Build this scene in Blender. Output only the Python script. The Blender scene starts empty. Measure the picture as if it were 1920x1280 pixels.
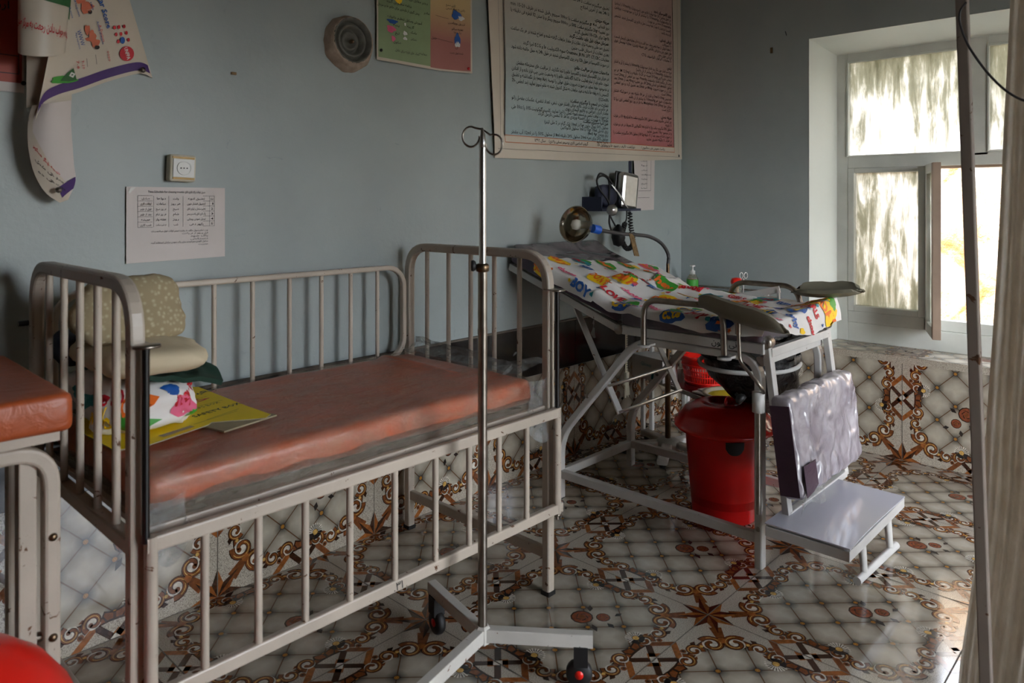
import bpy, bmesh, math, random
from mathutils import Vector, Matrix, noise
random.seed(7)
PI = math.pi
sc = bpy.context.scene
COL = sc.collection
V = Vector

# ------------------------------------------------------------------ camera
CF, CV0, CTH = 1380.96, 379.25, 0.75445
CPOS = V((-3.8824, -2.2679, 1.2426))
cam_d = bpy.data.cameras.new('camera'); cam = bpy.data.objects.new('camera', cam_d); COL.objects.link(cam)
cam.location = CPOS
cam.rotation_euler = (PI/2, 0, CTH - PI/2)
cam_d.sensor_width = 36; cam_d.sensor_fit = 'HORIZONTAL'
cam_d.lens = 36*CF/1920
cam_d.shift_y = -(640-CV0)/1920
cam_d.clip_start = .02
cam_d.dof.use_dof = True; cam_d.dof.focus_distance = 3.1; cam_d.dof.aperture_fstop = 4.5
sc.camera = cam

# ------------------------------------------------------------------ colour / material helpers
def lin(c):
    return tuple(((x/255)/12.92 if x/255 <= .04045 else ((x/255+.055)/1.055)**2.4) for x in c) + (1,)

class NT:
    def __init__(s, name):
        s.m = bpy.data.materials.new(name); s.m.use_nodes = True
        s.t = s.m.node_tree; s.t.nodes.clear()
        s.out = s.n('ShaderNodeOutputMaterial')
    def n(s, typ, **kw):
        nd = s.t.nodes.new(typ)
        for k, v in kw.items(): setattr(nd, k, v)
        return nd
    def l(s, a, b): s.t.links.new(a, b)
    def inp(s, node, key, val):
        if hasattr(val, 'is_output') or hasattr(val, 'links') and hasattr(val, 'node'): s.l(val, node.inputs[key])
        else: node.inputs[key].default_value = val
    def math(s, op, a, b=0.0, c=None):
        nd = s.n('ShaderNodeMath', operation=op)
        s.inp(nd, 0, a); s.inp(nd, 1, b)
        if c is not None: s.inp(nd, 2, c)
        return nd.outputs[0]
    def coord(s, kind='Object', scale=(1, 1, 1)):
        tc = s.n('ShaderNodeTexCoord'); mp = s.n('ShaderNodeMapping'); mp.inputs['Scale'].default_value = scale
        s.l(tc.outputs[kind], mp.inputs[0]); return mp.outputs[0]
    def noise(s, vec, scale, detail=3, rough=.5, dist=0):
        nd = s.n('ShaderNodeTexNoise'); s.l(vec, nd.inputs['Vector'])
        nd.inputs['Scale'].default_value = scale; nd.inputs['Detail'].default_value = detail
        nd.inputs['Roughness'].default_value = rough; nd.inputs['Distortion'].default_value = dist
        return nd.outputs['Fac']
    def ridged(s, vec, scale, detail=5, dist=.8):
        nd = s.n('ShaderNodeTexNoise', noise_type='RIDGED_MULTIFRACTAL', normalize=True); s.l(vec, nd.inputs['Vector'])
        nd.inputs['Scale'].default_value = scale; nd.inputs['Detail'].default_value = detail; nd.inputs['Distortion'].default_value = dist
        nd.inputs['Roughness'].default_value = .5
        return nd.outputs['Fac']
    def ramp(s, fac, stops):
        nd = s.n('ShaderNodeValToRGB'); s.l(fac, nd.inputs[0]); cr = nd.color_ramp
        while len(cr.elements) < len(stops): cr.elements.new(.5)
        for e, (p, c) in zip(cr.elements, stops): e.position = p; e.color = c if len(c) == 4 else (*c, 1)
        return nd.outputs[0]
    def mix(s, fac, a, b):
        nd = s.n('ShaderNodeMix', data_type='RGBA'); s.inp(nd, 0, fac); s.inp(nd, 6, a); s.inp(nd, 7, b); return nd.outputs[2]
    def bsdf(s, color, rough=.5, metal=0, spec=.5, bump=None, bstr=.3, bdist=.01, **kw):
        b = s.n('ShaderNodeBsdfPrincipled')
        s.inp(b, 'Base Color', color); s.inp(b, 'Roughness', rough); s.inp(b, 'Metallic', metal); s.inp(b, 'Specular IOR Level', spec)
        for k, v in kw.items(): s.inp(b, k.replace('_', ' '), v)
        if bump is not None:
            bp = s.n('ShaderNodeBump'); bp.inputs['Strength'].default_value = bstr; bp.inputs['Distance'].default_value = bdist
            s.l(bump, bp.inputs['Height']); s.l(bp.outputs[0], b.inputs['Normal'])
        return b
    def done(s, node):
        s.l(node.outputs[0], s.out.inputs[0]); return s.m

def plain(name, rgb, rough=.5, metal=0, var=.12, scale=12, spec=.5, bump=0, bscale=60, **kw):
    t = NT(name); c = lin(rgb); co = t.coord()
    f = t.noise(co, scale, 4)
    a = tuple(x*(1-var) for x in c[:3]) + (1,); b = tuple(min(1, x*(1+var)) for x in c[:3]) + (1,)
    colr = t.ramp(f, [(.3, a), (.7, b)])
    bm = t.noise(co, bscale, 3) if bump else None
    return t.done(t.bsdf(colr, rough, metal, spec, bm, bump, .004, **kw))

def painted(name, rgb, chip=.68, chipcol=(58, 36, 24), rough=.38, scale=26, metal=0):
    t = NT(name); co = t.coord(); c = lin(rgb)
    f = t.noise(co, 7, 4)
    base = t.ramp(f, [(.3, tuple(x*.86 for x in c[:3]) + (1,)), (.7, tuple(min(1, x*1.07) for x in c[:3]) + (1,))])
    g = t.noise(co, scale, 6, .62, .6)
    k = t.ramp(g, [(chip, (0, 0, 0, 1)), (chip+.012, (1, 1, 1, 1))])
    g2 = t.noise(co, 90, 2)
    rust = t.mix(g2, lin(chipcol), lin((120, 78, 44)))
    colr = t.mix(k, base, rust)
    r = t.mix(k, (rough, rough, rough, 1), (.8, .8, .8, 1))
    b = t.bsdf(colr, rough, metal, .5, g2, .12, .002)
    t.l(r, b.inputs['Roughness'])
    return t.done(b)

MAT = {}
M_ = MAT
M_['wall'] = None
def wallmat():
    t = NT('blue_grey_wall_paint'); co = t.coord()
    f = t.noise(co, 1.6, 5, .6); g = t.noise(co, 14, 5, .65, 1.5)
    c1 = t.ramp(f, [(.3, lin((150, 158, 158))), (.7, lin((166, 174, 172)))])
    st = t.ramp(g, [(.66, (0, 0, 0, 1)), (.76, (.5, .5, .5, 1))])
    c2 = t.mix(st, c1, lin((128, 138, 140)))
    h = t.noise(t.coord('Object', (1, 1, 1)), 55, 5, .6)
    return t.done(t.bsdf(c2, .42, 0, .4, h, .22, .004))
M_['wall'] = wallmat()
M_['reveal'] = plain('pale_reveal_paint', (222, 226, 220), .55, var=.04, scale=3, bump=.15)
M_['ceil'] = plain('ceiling_paint', (150, 148, 140), .7)
M_['farwall'] = plain('dim_room_paint', (84, 72, 60), .8, var=.05)
M_['blacktile'] = None
def blacktile():
    t = NT('black_mottled_tile'); co = t.coord('Object', (1, 1, 1.6))
    f = t.noise(co, 5, 3, .5, .8)
    g = t.noise(co, 9.0, 2, .4, .3)
    c = t.mix(g, lin((14, 12, 12)), lin((30, 26, 24)))
    k = t.ramp(f, [(.655, (0, 0, 0, 1)), (.665, (1, 1, 1, 1))])
    c = t.mix(k, c, lin((120, 122, 122)))  # grey blotches put mottled reflections into the black colour
    return t.done(t.bsdf(c, .14, 0, .5))
M_['blacktile'] = blacktile()
def quilt():
    t = NT('quilted_print_tile')
    tc = t.n('ShaderNodeUVMap'); sp = t.n('ShaderNodeSeparateXYZ'); t.l(tc.outputs[0], sp.inputs[0])
    u, v = sp.outputs[0], sp.outputs[1]
    a = t.math('DIVIDE', t.math('ADD', u, v), .15); b = t.math('DIVIDE', t.math('SUBTRACT', u, v), .15)
    fa = t.math('FRACT', t.math('ADD', a, 20.0)); fb = t.math('FRACT', t.math('ADD', b, 20.0))
    da = t.math('ABSOLUTE', t.math('SUBTRACT', fa, .5)); db = t.math('ABSOLUTE', t.math('SUBTRACT', fb, .5))
    # distance to the nearest seam of the printed quilt and to the nearest printed button
    seam = t.math('MINIMUM', da, db)
    dist = t.math('SQRT', t.math('ADD', t.math('MULTIPLY', da, da), t.math('MULTIPLY', db, db)))
    co = t.coord('UV'); nz = t.noise(co, 30, 4)
    base = t.mix(nz, lin((180, 171, 156)), lin((212, 205, 192)))
    pil = t.ramp(seam, [(0, lin((120, 110, 98))), (.03, lin((160, 155, 147))), (.2, lin((206, 202, 194))), (.4, lin((232, 228, 222)))])
    mul = t.n('ShaderNodeMix', data_type='RGBA', blend_type='MULTIPLY'); mul.inputs[0].default_value = .8
    t.l(base, mul.inputs[6]); t.l(pil, mul.inputs[7])
    c = t.mix(t.ramp(seam, [(.0, (1, 1, 1, 1)), (.012, (1, 1, 1, 1)), (.018, (0, 0, 0, 1))]), mul.outputs[2], lin((96, 66, 40)))
    halo = t.ramp(dist, [(.06, (1, 1, 1, 1)), (.13, (.6, .6, .6, 1)), (.3, (0, 0, 0, 1))])
    c = t.mix(halo, c, lin((52, 50, 46)))
    btn = t.ramp(dist, [(.064, (1, 1, 1, 1)), (.072, (0, 0, 0, 1))])
    bcol = t.ramp(dist, [(.0, lin((200, 150, 66))), (.04, lin((110, 62, 22))), (.045, lin((196, 140, 60))), (.068, lin((90, 50, 20)))])
    c = t.mix(btn, c, bcol)
    g = t.noise(t.coord('Object'), 9, 3)
    rr = t.ramp(g, [(.3, (.05, .05, .05, 1)), (.7, (.15, .15, .15, 1))])
    b_ = t.bsdf(c, .13, 0, .8, g, .03, .01); t.l(rr, b_.inputs['Roughness'])
    return t.done(b_)
M_['quilt'] = quilt()
def speckle():
    t = NT('speckled_print_tile'); co = t.coord()
    a = t.noise(co, 420, 2, .7)
    c = t.ramp(a, [(.36, lin((112, 104, 96))), (.5, lin((182, 172, 156))), (.7, lin((202, 192, 176)))])
    g = t.noise(co, 9, 3)
    rr = t.ramp(g, [(.3, (.05, .05, .05, 1)), (.7, (.15, .15, .15, 1))])
    b_ = t.bsdf(c, .13, 0, .8, g, .03, .01); t.l(rr, b_.inputs['Roughness'])
    return t.done(b_)
M_['speckle'] = speckle()
def inlay(name, rgb):
    t = NT(name); co = t.coord(); a = t.noise(co, 70, 3); c = lin(rgb)
    colr = t.ramp(a, [(.3, tuple(x*.6 for x in c[:3]) + (1,)), (.7, tuple(x*1.25 for x in c[:3]) + (1,))])
    g = t.noise(co, 9, 3)
    return t.done(t.bsdf(colr, .12, 0, .8, g, .03, .01))
M_['i_dark'] = inlay('dark_brown_print', (62, 36, 22))
M_['i_mid'] = inlay('brown_print', (118, 68, 36))
M_['i_orange'] = inlay('amber_print', (148, 88, 42))
M_['i_gold'] = inlay('gold_print', (206, 164, 90))
M_['i_rose'] = inlay('rose_print', (132, 70, 46))
M_['i_ink'] = inlay('ink_print', (40, 34, 32))
M_['i_white'] = inlay('ivory_print', (206, 197, 182))
M_['grout'] = plain('grout', (96, 88, 78), .8)
M_['bedpaint'] = painted('chipped_cream_enamel', (190, 177, 162), .655, scale=34)
M_['tablepaint'] = painted('chipped_white_enamel', (202, 200, 196), .68)
M_['polepaint'] = painted('chipped_grey_brown_paint', (146, 134, 124), .64, (24, 16, 12), .5, 18)
M_['ivlegs'] = painted('rusted_white_enamel', (198, 194, 186), .66, (96, 50, 20))
M_['steel'] = plain('brushed_steel', (205, 203, 200), .28, 1, .08, 40)
M_['oldsteel'] = plain('dull_chrome', (150, 142, 132), .33, 1, .22, 30)
M_['reflector'] = plain('polished_reflector', (186, 176, 158), .16, 1, .12, 30)
M_['bronze'] = plain('tarnished_steel', (120, 100, 78), .35, 1, .2, 30)
M_['black'] = plain('black_rubber', (22, 21, 22), .55)
M_['blackmetal'] = plain('black_enamel', (18, 17, 17), .35)
M_['white'] = plain('white_plastic', (214, 212, 208), .4, var=.04)
M_['laminate'] = plain('grey_white_laminate', (196, 196, 206), .1, var=.03, scale=4, spec=.8)
M_['cream'] = plain('cream_plastic', (206, 198, 176), .4, var=.05)
M_['gold'] = plain('gold_trim', (176, 134, 44), .4)
M_['red'] = plain('red_plastic', (208, 20, 22), .32, var=.1, scale=5)
M_['redlid'] = plain('red_lid_plastic', (216, 32, 22), .16, var=.12, scale=6)
M_['redb'] = plain('bright_red_plastic', (226, 34, 24), .32, var=.06, scale=5)
M_['blue'] = plain('blue_plastic', (28, 96, 208), .4)
M_['navy'] = plain('navy_fabric', (40, 44, 66), .6)
M_['orange'] = None
def vinyl(name, rgb, rough=.35):
    t = NT(name); co = t.coord(); c = lin(rgb)
    f = t.noise(co, 6, 5, .6, .8)
    colr = t.ramp(f, [(.25, tuple(x*.75 for x in c[:3]) + (1,)), (.75, tuple(min(1, x*1.15) for x in c[:3]) + (1,))])
    h = t.noise(co, 22, 4, .6, 1.2)
    return t.done(t.bsdf(colr, rough, 0, .5, h, .4, .006))
M_['orange'] = vinyl('orange_vinyl', (188, 84, 42))
M_['orange2'] = vinyl('dark_orange_vinyl', (176, 84, 44), .4)
M_['purple'] = vinyl('purple_vinyl', (70, 48, 68))
M_['olive'] = plain('olive_leatherette', (112, 108, 92), .42, var=.12, scale=8, bump=.1)
def film(name, tint, alpha, sc1=16, streak=(1, 1, 1), lo=.1):
    """clear plastic film: mostly see-through, milky and glossy where it creases"""
    t = NT(name); co = t.coord('Object', streak)
    f = t.noise(co, sc1, 6, .62, 2.2)
    tr = t.n('ShaderNodeBsdfTransparent')
    b = t.bsdf(lin(tint), .22, 0, .9, f, 1.0, .02)
    mx = t.n('ShaderNodeMixShader')
    k = t.ramp(f, [(.35, (lo, lo, lo, 1)), (.62, (alpha, alpha, alpha, 1))])
    t.l(k, mx.inputs[0]); t.l(tr.outputs[0], mx.inputs[1]); t.l(b.outputs[0], mx.inputs[2])
    return t.done(mx)
M_['film'] = film('clear_plastic_film', (196, 180, 160), .36, 9, (.6, 1.6, 1), .09)
M_['filmside'] = film('crumpled_plastic_film', (150, 144, 130), .6, 24, (.6, 1, 1), .4)
M_['filmloose'] = film('loose_clear_film', (190, 192, 190), .34, 18, (1, 1, 1), .07)
def crinkle(name, a, b, sc1, str_, streak=(1, 1, .8), lo=.38, hi=.68):
    t = NT(name); co = t.coord('Object', streak)
    f = t.ridged(co, sc1*.7, 6); g = t.noise(co, sc1*.4, 5, .6, 1)
    c = t.ramp(g, [(lo, lin(a)), (hi, lin(b))])
    return t.done(t.bsdf(c, .22, 0, 1.0, f, str_, .05))
M_['wrap'] = crinkle('crinkled_film_over_purple', (146, 137, 146), (188, 182, 188), 16, .9)
M_['wraptop'] = crinkle('film_over_grey_pad', (84, 76, 80), (146, 138, 136), 16, .7, (.5, 1, 1), .4, .72)
M_['cotton'] = plain('white_cotton', (224, 220, 216), .8, var=.05, scale=6, bump=.12, bscale=14)
M_['offwhite'] = plain('cream_cotton', (206, 190, 160), .85, var=.1, scale=6, bump=.3, bscale=9)
M_['green'] = plain('dark_green_fabric', (18, 50, 38), .85, bump=.3, bscale=9)
def beige():
    t = NT('beige_speckled_fabric'); co = t.coord()
    vn = t.n('ShaderNodeTexVoronoi'); t.l(co, vn.inputs['Vector']); vn.inputs['Scale'].default_value = 75
    c = t.ramp(vn.outputs['Distance'], [(.12, lin((186, 175, 146))), (.45, lin((158, 143, 114)))])
    h = t.noise(co, 12, 4)
    return t.done(t.bsdf(c, .9, 0, .2, h, .4, .01))
M_['beige'] = beige()
M_['yellow'] = plain('yellow_card', (240, 208, 4), .6, var=.05, scale=6)
M_['cardback'] = plain('grey_card_inside', (150, 138, 110), .8)
M_['paper'] = plain('white_paper', (210, 200, 196), .6, var=.04, scale=8)
M_['posterpaper'] = plain('poster_cream', (206, 194, 178), .35, var=.04, scale=5)
M_['pblue'] = None
def grad(name, lo, hi, z0, z1, rough=.3):
    t = NT(name); tc = t.n('ShaderNodeTexCoord'); sp = t.n('ShaderNodeSeparateXYZ'); t.l(tc.outputs['Object'], sp.inputs[0])
    f = t.math('DIVIDE', t.math('SUBTRACT', sp.outputs[2], z0), z1-z0)
    c = t.ramp(f, [(0, lin(lo)), (1, lin(hi))])
    n = t.noise(t.coord(), 5, 4, .6, 1)
    return t.done(t.bsdf(c, rough, 0, .5, n, .35, .012))
M_['pblue'] = grad('printed_pale_blue_field', (150, 172, 178), (186, 182, 172), .1, .66)
M_['ppink'] = grad('printed_pink_field', (184, 108, 110), (196, 164, 154), .1, .5)
M_['pgreen'] = plain('printed_green_field', (140, 158, 118), .4, var=.05)
M_['ppinkb'] = grad('printed_rose_field', (170, 112, 104), (204, 176, 128), .13, .27)
M_['pborder'] = plain('printed_orange_line', (196, 110, 70), .5)
M_['ink'] = plain('black_ink', (30, 28, 30), .6)
M_['inkred'] = plain('red_ink', (196, 30, 44), .55)
M_['inkblue'] = plain('blue_ink', (28, 84, 160), .55)
M_['inkgreen'] = plain('green_ink', (60, 150, 50), .55)
M_['inkyel'] = plain('yellow_ink', (240, 196, 20), .55)
M_['inkteal'] = plain('teal_ink', (30, 140, 150), .55)
M_['inkpink'] = plain('pink_ink', (222, 96, 130), .55)
M_['inkor'] = plain('orange_ink', (232, 110, 30), .55)
M_['violet'] = plain('violet_band', (66, 30, 104), .45)
M_['dgreen'] = plain('poster_dark_green', (34, 92, 44), .5)
M_['posterred'] = plain('poster_red', (166, 56, 34), .5)
M_['skin'] = plain('printed_skin_tone', (204, 112, 84), .5)
M_['winpaint'] = plain('window_frame_paint', (204, 206, 200), .5, var=.09, scale=6, bump=.2, bscale=30)
M_['sash'] = plain('bare_brown_sash', (150, 128, 110), .55, var=.15, scale=8)
M_['plaster'] = plain('crumbly_plaster', (166, 148, 132), .95, var=.22, scale=30, bump=.6, bscale=40)
M_['vent'] = plain('dull_zinc', (98, 96, 88), .55, .2, .3, 30)
M_['soot'] = plain('soot', (40, 38, 34), .8)
M_['bag'] = None
def bagm():
    t = NT('black_bin_bag'); f = t.noise(t.coord(), 14, 6, .6, 2)
    return t.done(t.bsdf(lin((14, 14, 15)), .28, 0, .6, f, 1.0, .02))
M_['bag'] = bagm()
def dusty(name, sx):
    """dirty, whitewashed window glass: lets light through, milky where wiped"""
    t = NT(name); co = t.coord('Object', (1, 7.0, .9))
    f = t.noise(co, 3.4, 8, .74, .5); g = t.noise(t.coord(), 3.0, 5, .6, .3)
    tc = t.n('ShaderNodeTexCoord'); sp = t.n('ShaderNodeSeparateXYZ'); t.l(tc.outputs['Object'], sp.inputs[0])
    zz = t.math('MULTIPLY', t.math('SUBTRACT', sp.outputs[2], 1.24 if sx else .55), sx)
    k = t.math('ADD', t.math('MULTIPLY', f, .75), t.math('ADD', t.math('MULTIPLY', g, .35), zz))
    c = t.ramp(k, [(.46, lin((236, 236, 234))), (.53, lin((196, 196, 190))), (.60, lin((158, 158, 146))), (.76, lin((128, 128, 114)))])
    a = t.n('ShaderNodeBsdfTranslucent'); t.l(c, a.inputs[0])
    d = t.n('ShaderNodeBsdfDiffuse'); t.l(c, d.inputs[0])
    tr = t.n('ShaderNodeBsdfTransparent'); t.l(c, tr.inputs[0])
    m1 = t.n('ShaderNodeMixShader'); m1.inputs[0].default_value = .12; t.l(a.outputs[0], m1.inputs[1]); t.l(d.outputs[0], m1.inputs[2])
    m2 = t.n('ShaderNodeMixShader'); m2.inputs[0].default_value = .10; t.l(m1.outputs[0], m2.inputs[1]); t.l(tr.outputs[0], m2.inputs[2])
    return t.done(m2)
M_['pane_up'] = dusty('dirty_upper_glass', .34)
M_['pane_low'] = dusty('whitewashed_lower_glass', 0.0)
def rock():
    t = NT('pale_mud_rock'); co = t.coord()
    f = t.noise(co, 2.4, 6, .6, 1.2); g = t.noise(co, 7, 6, .7)
    c = t.ramp(f, [(.42, lin((184, 178, 168))), (.54, lin((190, 164, 132))), (.66, lin((168, 112, 68)))])
    return t.done(t.bsdf(c, .95, 0, .1, g, 1.0, .1))
M_['rock'] = rock()
def curtainm():
    t = NT('unbleached_curtain_cloth'); co = t.coord('Object', (1, 1, .35))
    f = t.noise(co, 40, 5, .7)
    c = t.ramp(f, [(.3, lin((214, 208, 198))), (.7, lin((238, 234, 226)))])
    d = t.n('ShaderNodeBsdfDiffuse'); tl = t.n('ShaderNodeBsdfTranslucent'); t.l(c, d.inputs[0]); t.l(c, tl.inputs[0])
    bp = t.n('ShaderNodeBump'); bp.inputs['Strength'].default_value = .5; bp.inputs['Distance'].default_value = .004
    t.l(t.noise(t.coord(), 120, 3), bp.inputs['Height']); t.l(bp.outputs[0], d.inputs['Normal'])
    m = t.n('ShaderNodeMixShader'); m.inputs[0].default_value = .6; t.l(d.outputs[0], m.inputs[1]); t.l(tl.outputs[0], m.inputs[2])
    return t.done(m)
M_['curtain'] = curtainm()
M_['burg'] = plain('burgundy_lino', (96, 14, 22), .22)
def clearm(name, col, mixf=.25):
    t = NT(name); tr = t.n('ShaderNodeBsdfTransparent'); tr.inputs[0].default_value = lin(col)
    b = t.bsdf(lin(col), .1); m = t.n('ShaderNodeMixShader'); m.inputs[0].default_value = mixf
    t.l(tr.outputs[0], m.inputs[1]); t.l(b.outputs[0], m.inputs[2]); return t.done(m)
M_['clear'] = clearm('clear_bottle_plastic', (206, 204, 190))
M_['bulbglass'] = plain('white_lamp_glass', (222, 218, 204), .25, var=.03)
M_['amber'] = plain('amber_soap', (190, 134, 40), .3)
M_['cable'] = plain('grey_cable_sheath', (60, 58, 60), .5)
M_['rust'] = plain('rusty_strip_metal', (116, 92, 58), .6, .3, .5, 60)
M_['latex'] = plain('pale_latex', (206, 200, 176), .5)

# ------------------------------------------------------------------ mesh builder
class MB:
    def __init__(s, *mats):
        s.v = []; s.f = []; s.m = []; s.s = []; s.mats = list(mats) or ['white']; s.uv = {}
    def mi(s, name):
        if name is None: return 0
        if name not in s.mats: s.mats.append(name)
        return s.mats.index(name)
    def add(s, vs, fs, mat=None, smooth=False, T=None):
        o = len(s.v)
        s.v += [tuple(T @ V(p)) if T else tuple(p) for p in vs]
        k = s.mi(mat)
        for f in fs: s.f.append(tuple(i+o for i in f)); s.m.append(k); s.s.append(smooth)
        return s
    def box(s, c, d, mat=None, T=None, R=None):
        x, y, z = d[0]/2, d[1]/2, d[2]/2
        vs = [V((a*x, b*y, e*z)) for a in (-1, 1) for b in (-1, 1) for e in (-1, 1)]
        if R: vs = [R @ p for p in vs]
        vs = [p + V(c) for p in vs]
        return s.add(vs, [(0, 1, 3, 2), (4, 6, 7, 5), (0, 4, 5, 1), (2, 3, 7, 6), (0, 2, 6, 4), (1, 5, 7, 3)], mat, False, T)
    def sweep(s, path, prof, mat=None, closed=False, up=(0, 0, 1), smooth=True, scales=None, cap=True):
        P = [V(p) for p in path]; n = len(P); k = len(prof); vs = []
        U = V(up)
        for i in range(n):
            if closed: t = P[(i+1) % n] - P[i-1]
            else: t = P[min(i+1, n-1)] - P[max(i-1, 0)]
            t.normalize()
            a = t.cross(U)
            if a.length < 1e-4: a = t.cross(V((1, 0, 0))) if abs(t.x) < .9 else t.cross(V((0, 1, 0)))
            a.normalize()
            if i and a.dot(pa) < 0: a = -a
            b = a.cross(t); pa = a
            q = scales[i] if scales else 1
            # keep the section width round a mitred corner
            m = 1
            if 0 < i < n-1 or closed:
                d1 = (P[i]-P[i-1]).normalized(); d2 = (P[(i+1) % n]-P[i]).normalized()
                m = 1/max(.5, math.sqrt(max(.01, (1+d1.dot(d2))/2)))
            for (x, y) in prof: vs.append(P[i] + a*x*q*(1 if abs(b.dot(U)) > .5 else m) + b*y*q)
        fs = []
        for i in range(n if closed else n-1):
            j = (i+1) % n
            for q in range(k): r = (q+1) % k; fs.append((i*k+q, i*k+r, j*k+r, j*k+q))
        s.add(vs, fs, mat, smooth)
        if cap and not closed:
            s.add(vs[:k], [tuple(range(k))[::-1]], mat, False); s.add(vs[-k:], [tuple(range(k))], mat, False)
        return s
    def tube(s, path, r, n=10, mat=None, closed=False, up=(0.03, .02, 1), scales=None):
        return s.sweep(path, [(r*math.cos(2*PI*i/n), r*math.sin(2*PI*i/n)) for i in range(n)], mat, closed, up, True, scales)
    def bar(s, path, w, h, mat=None, up=(0, 0, 1), closed=False, r=.003):
        x, y = w/2, h/2; pr = []
        for (cx, cy, a0) in ((x-r, y-r, 0), (-x+r, y-r, 90), (-x+r, -y+r, 180), (x-r, -y+r, 270)):
            for a in (0, 45, 90): pr.append((cx+r*math.cos(math.radians(a0+a)), cy+r*math.sin(math.radians(a0+a))))
        return s.sweep(path, pr, mat, closed, up, False)
    def lathe(s, prof, c=(0, 0, 0), n=24, mat=None, T=None, smooth=True, sx=1, sy=1):
        vs = []; fs = []
        for (r, z) in prof:
            for i in range(n): a = 2*PI*i/n; vs.append(V((c[0]+r*math.cos(a)*sx, c[1]+r*math.sin(a)*sy, c[2]+z)))
        for j in range(len(prof)-1):
            for i in range(n): k = (i+1) % n; fs.append((j*n+i, j*n+k, (j+1)*n+k, (j+1)*n+i))
        if prof[0][0] > 1e-4: fs.append(tuple(range(n))[::-1])
        if prof[-1][0] > 1e-4: fs.append(tuple(range((len(prof)-1)*n, len(prof)*n)))
        return s.add(vs, fs, mat, smooth, T)
    def grid(s, fn, nu, nv, mat=None, smooth=True):
        vs = [fn(i/nu, j/nv) for i in range(nu+1) for j in range(nv+1)]
        fs = [(i*(nv+1)+j, (i+1)*(nv+1)+j, (i+1)*(nv+1)+j+1, i*(nv+1)+j+1) for i in range(nu) for j in range(nv)]
        return s.add(vs, fs, mat, smooth)
    def sheet(s, fn, nu, nv, th, mat=None, matback=None):
        """thin closed sheet: top and bottom skins th apart plus the rim"""
        top = [[V(fn(i/nu, j/nv)) for j in range(nv+1)] for i in range(nu+1)]
        nor = [[None]*(nv+1) for _ in range(nu+1)]
        for i in range(nu+1):
            for j in range(nv+1):
                a = top[min(i+1, nu)][j]-top[max(i-1, 0)][j]; b = top[i][min(j+1, nv)]-top[i][max(j-1, 0)]
                c = a.cross(b); nor[i][j] = c.normalized() if c.length > 1e-9 else V((0, 0, 1))
        s.add([top[i][j] for i in range(nu+1) for j in range(nv+1)], [(i*(nv+1)+j, (i+1)*(nv+1)+j, (i+1)*(nv+1)+j+1, i*(nv+1)+j+1) for i in range(nu) for j in range(nv)], mat, True)
        bot = [[top[i][j]-nor[i][j]*th for j in range(nv+1)] for i in range(nu+1)]
        s.add([bot[i][j] for i in range(nu+1) for j in range(nv+1)], [(i*(nv+1)+j, i*(nv+1)+j+1, (i+1)*(nv+1)+j+1, (i+1)*(nv+1)+j) for i in range(nu) for j in range(nv)], matback or mat, True)
        ring = [(i, 0) for i in range(nu+1)] + [(nu, j) for j in range(1, nv+1)] + [(i, nv) for i in range(nu-1, -1, -1)] + [(0, j) for j in range(nv-1, 0, -1)]
        a = [top[i][j] for i, j in ring]; b = [bot[i][j] for i, j in ring]; n = len(ring)
        s.add(a+b, [(k, (k+1) % n, n+(k+1) % n, n+k) for k in range(n)], mat, False)
        return s
    def pad(s, c, d, r, seg=.02, disp=None, mat=None, T=None, side=None):
        """upholstered block with rounded edges; disp(p, n) -> offset along n"""
        hx, hy, hz = d[0]/2, d[1]/2, d[2]/2
        h = V((hx, hy, hz)); idx = {}; vs = []; fs = []
        def vert(p):
            q = V([max(-h[k]+r, min(h[k]-r, p[k])) for k in range(3)]); e = p-q
            nn = e.normalized() if e.length > 1e-9 else V((0, 0, 1))
            w = q + nn*r
            key = tuple(round(x, 5) for x in p)
            if key not in idx:
                if disp: w = w + nn*disp(w, nn)
                idx[key] = len(vs); vs.append(w + V(c))
            return idx[key]
        def cuts(L):
            n = max(2, int((L-2*r)/seg)+1); a = [-L/2, -L/2+r*.45] + [-L/2+r+(L-2*r)*i/n for i in range(n+1)] + [L/2-r*.45, L/2]; return a
        axes = []
        X, Y, Z = cuts(d[0]), cuts(d[1]), cuts(d[2])
        for (ax, A, B) in ((0, Y, Z), (1, X, Z), (2, X, Y)):
            for sg in (-1, 1):
                for i in range(len(A)-1):
                    for j in range(len(B)-1):
                        q = []
                        for (a, b) in ((A[i], B[j]), (A[i+1], B[j]), (A[i+1], B[j+1]), (A[i], B[j+1])):
                            p = V((0, 0, 0)); o = [k for k in range(3) if k != ax]; p[ax] = sg*h[ax]; p[o[0]] = a; p[o[1]] = b; q.append(vert(p))
                        flip = (sg > 0) == (ax == 1)
                        fs.append(tuple(q[::-1] if flip else q)); axes.append(ax)
        k0 = len(s.m); s.add(vs, fs, mat, True, T)
        if side:
            ks = s.mi(side)
            for q, ax in enumerate(axes):
                if ax != 2: s.m[k0+q] = ks
        return s
    def obj(s, name, parent=None, loc=None, bevel=0, smooth_all=None):
        me = bpy.data.meshes.new(name); me.from_pydata(s.v, [], s.f)
        for n in s.mats: me.materials.append(MAT[n])
        me.polygons.foreach_set('material_index', s.m)
        me.polygons.foreach_set('use_smooth', s.s if smooth_all is None else [smooth_all]*len(s.f))
        if s.uv:
            uv = me.uv_layers.new(name='UVMap')
            for p in me.polygons:
                if p.index in s.uv:
                    for li, c in zip(p.loop_indices, s.uv[p.index]): uv.data[li].uv = c
        me.update()
        o = bpy.data.objects.new(name, me); COL.objects.link(o)
        if bevel:
            b = o.modifiers.new('bevel', 'BEVEL'); b.width = bevel; b.segments = 2; b.limit_method = 'ANGLE'
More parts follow.
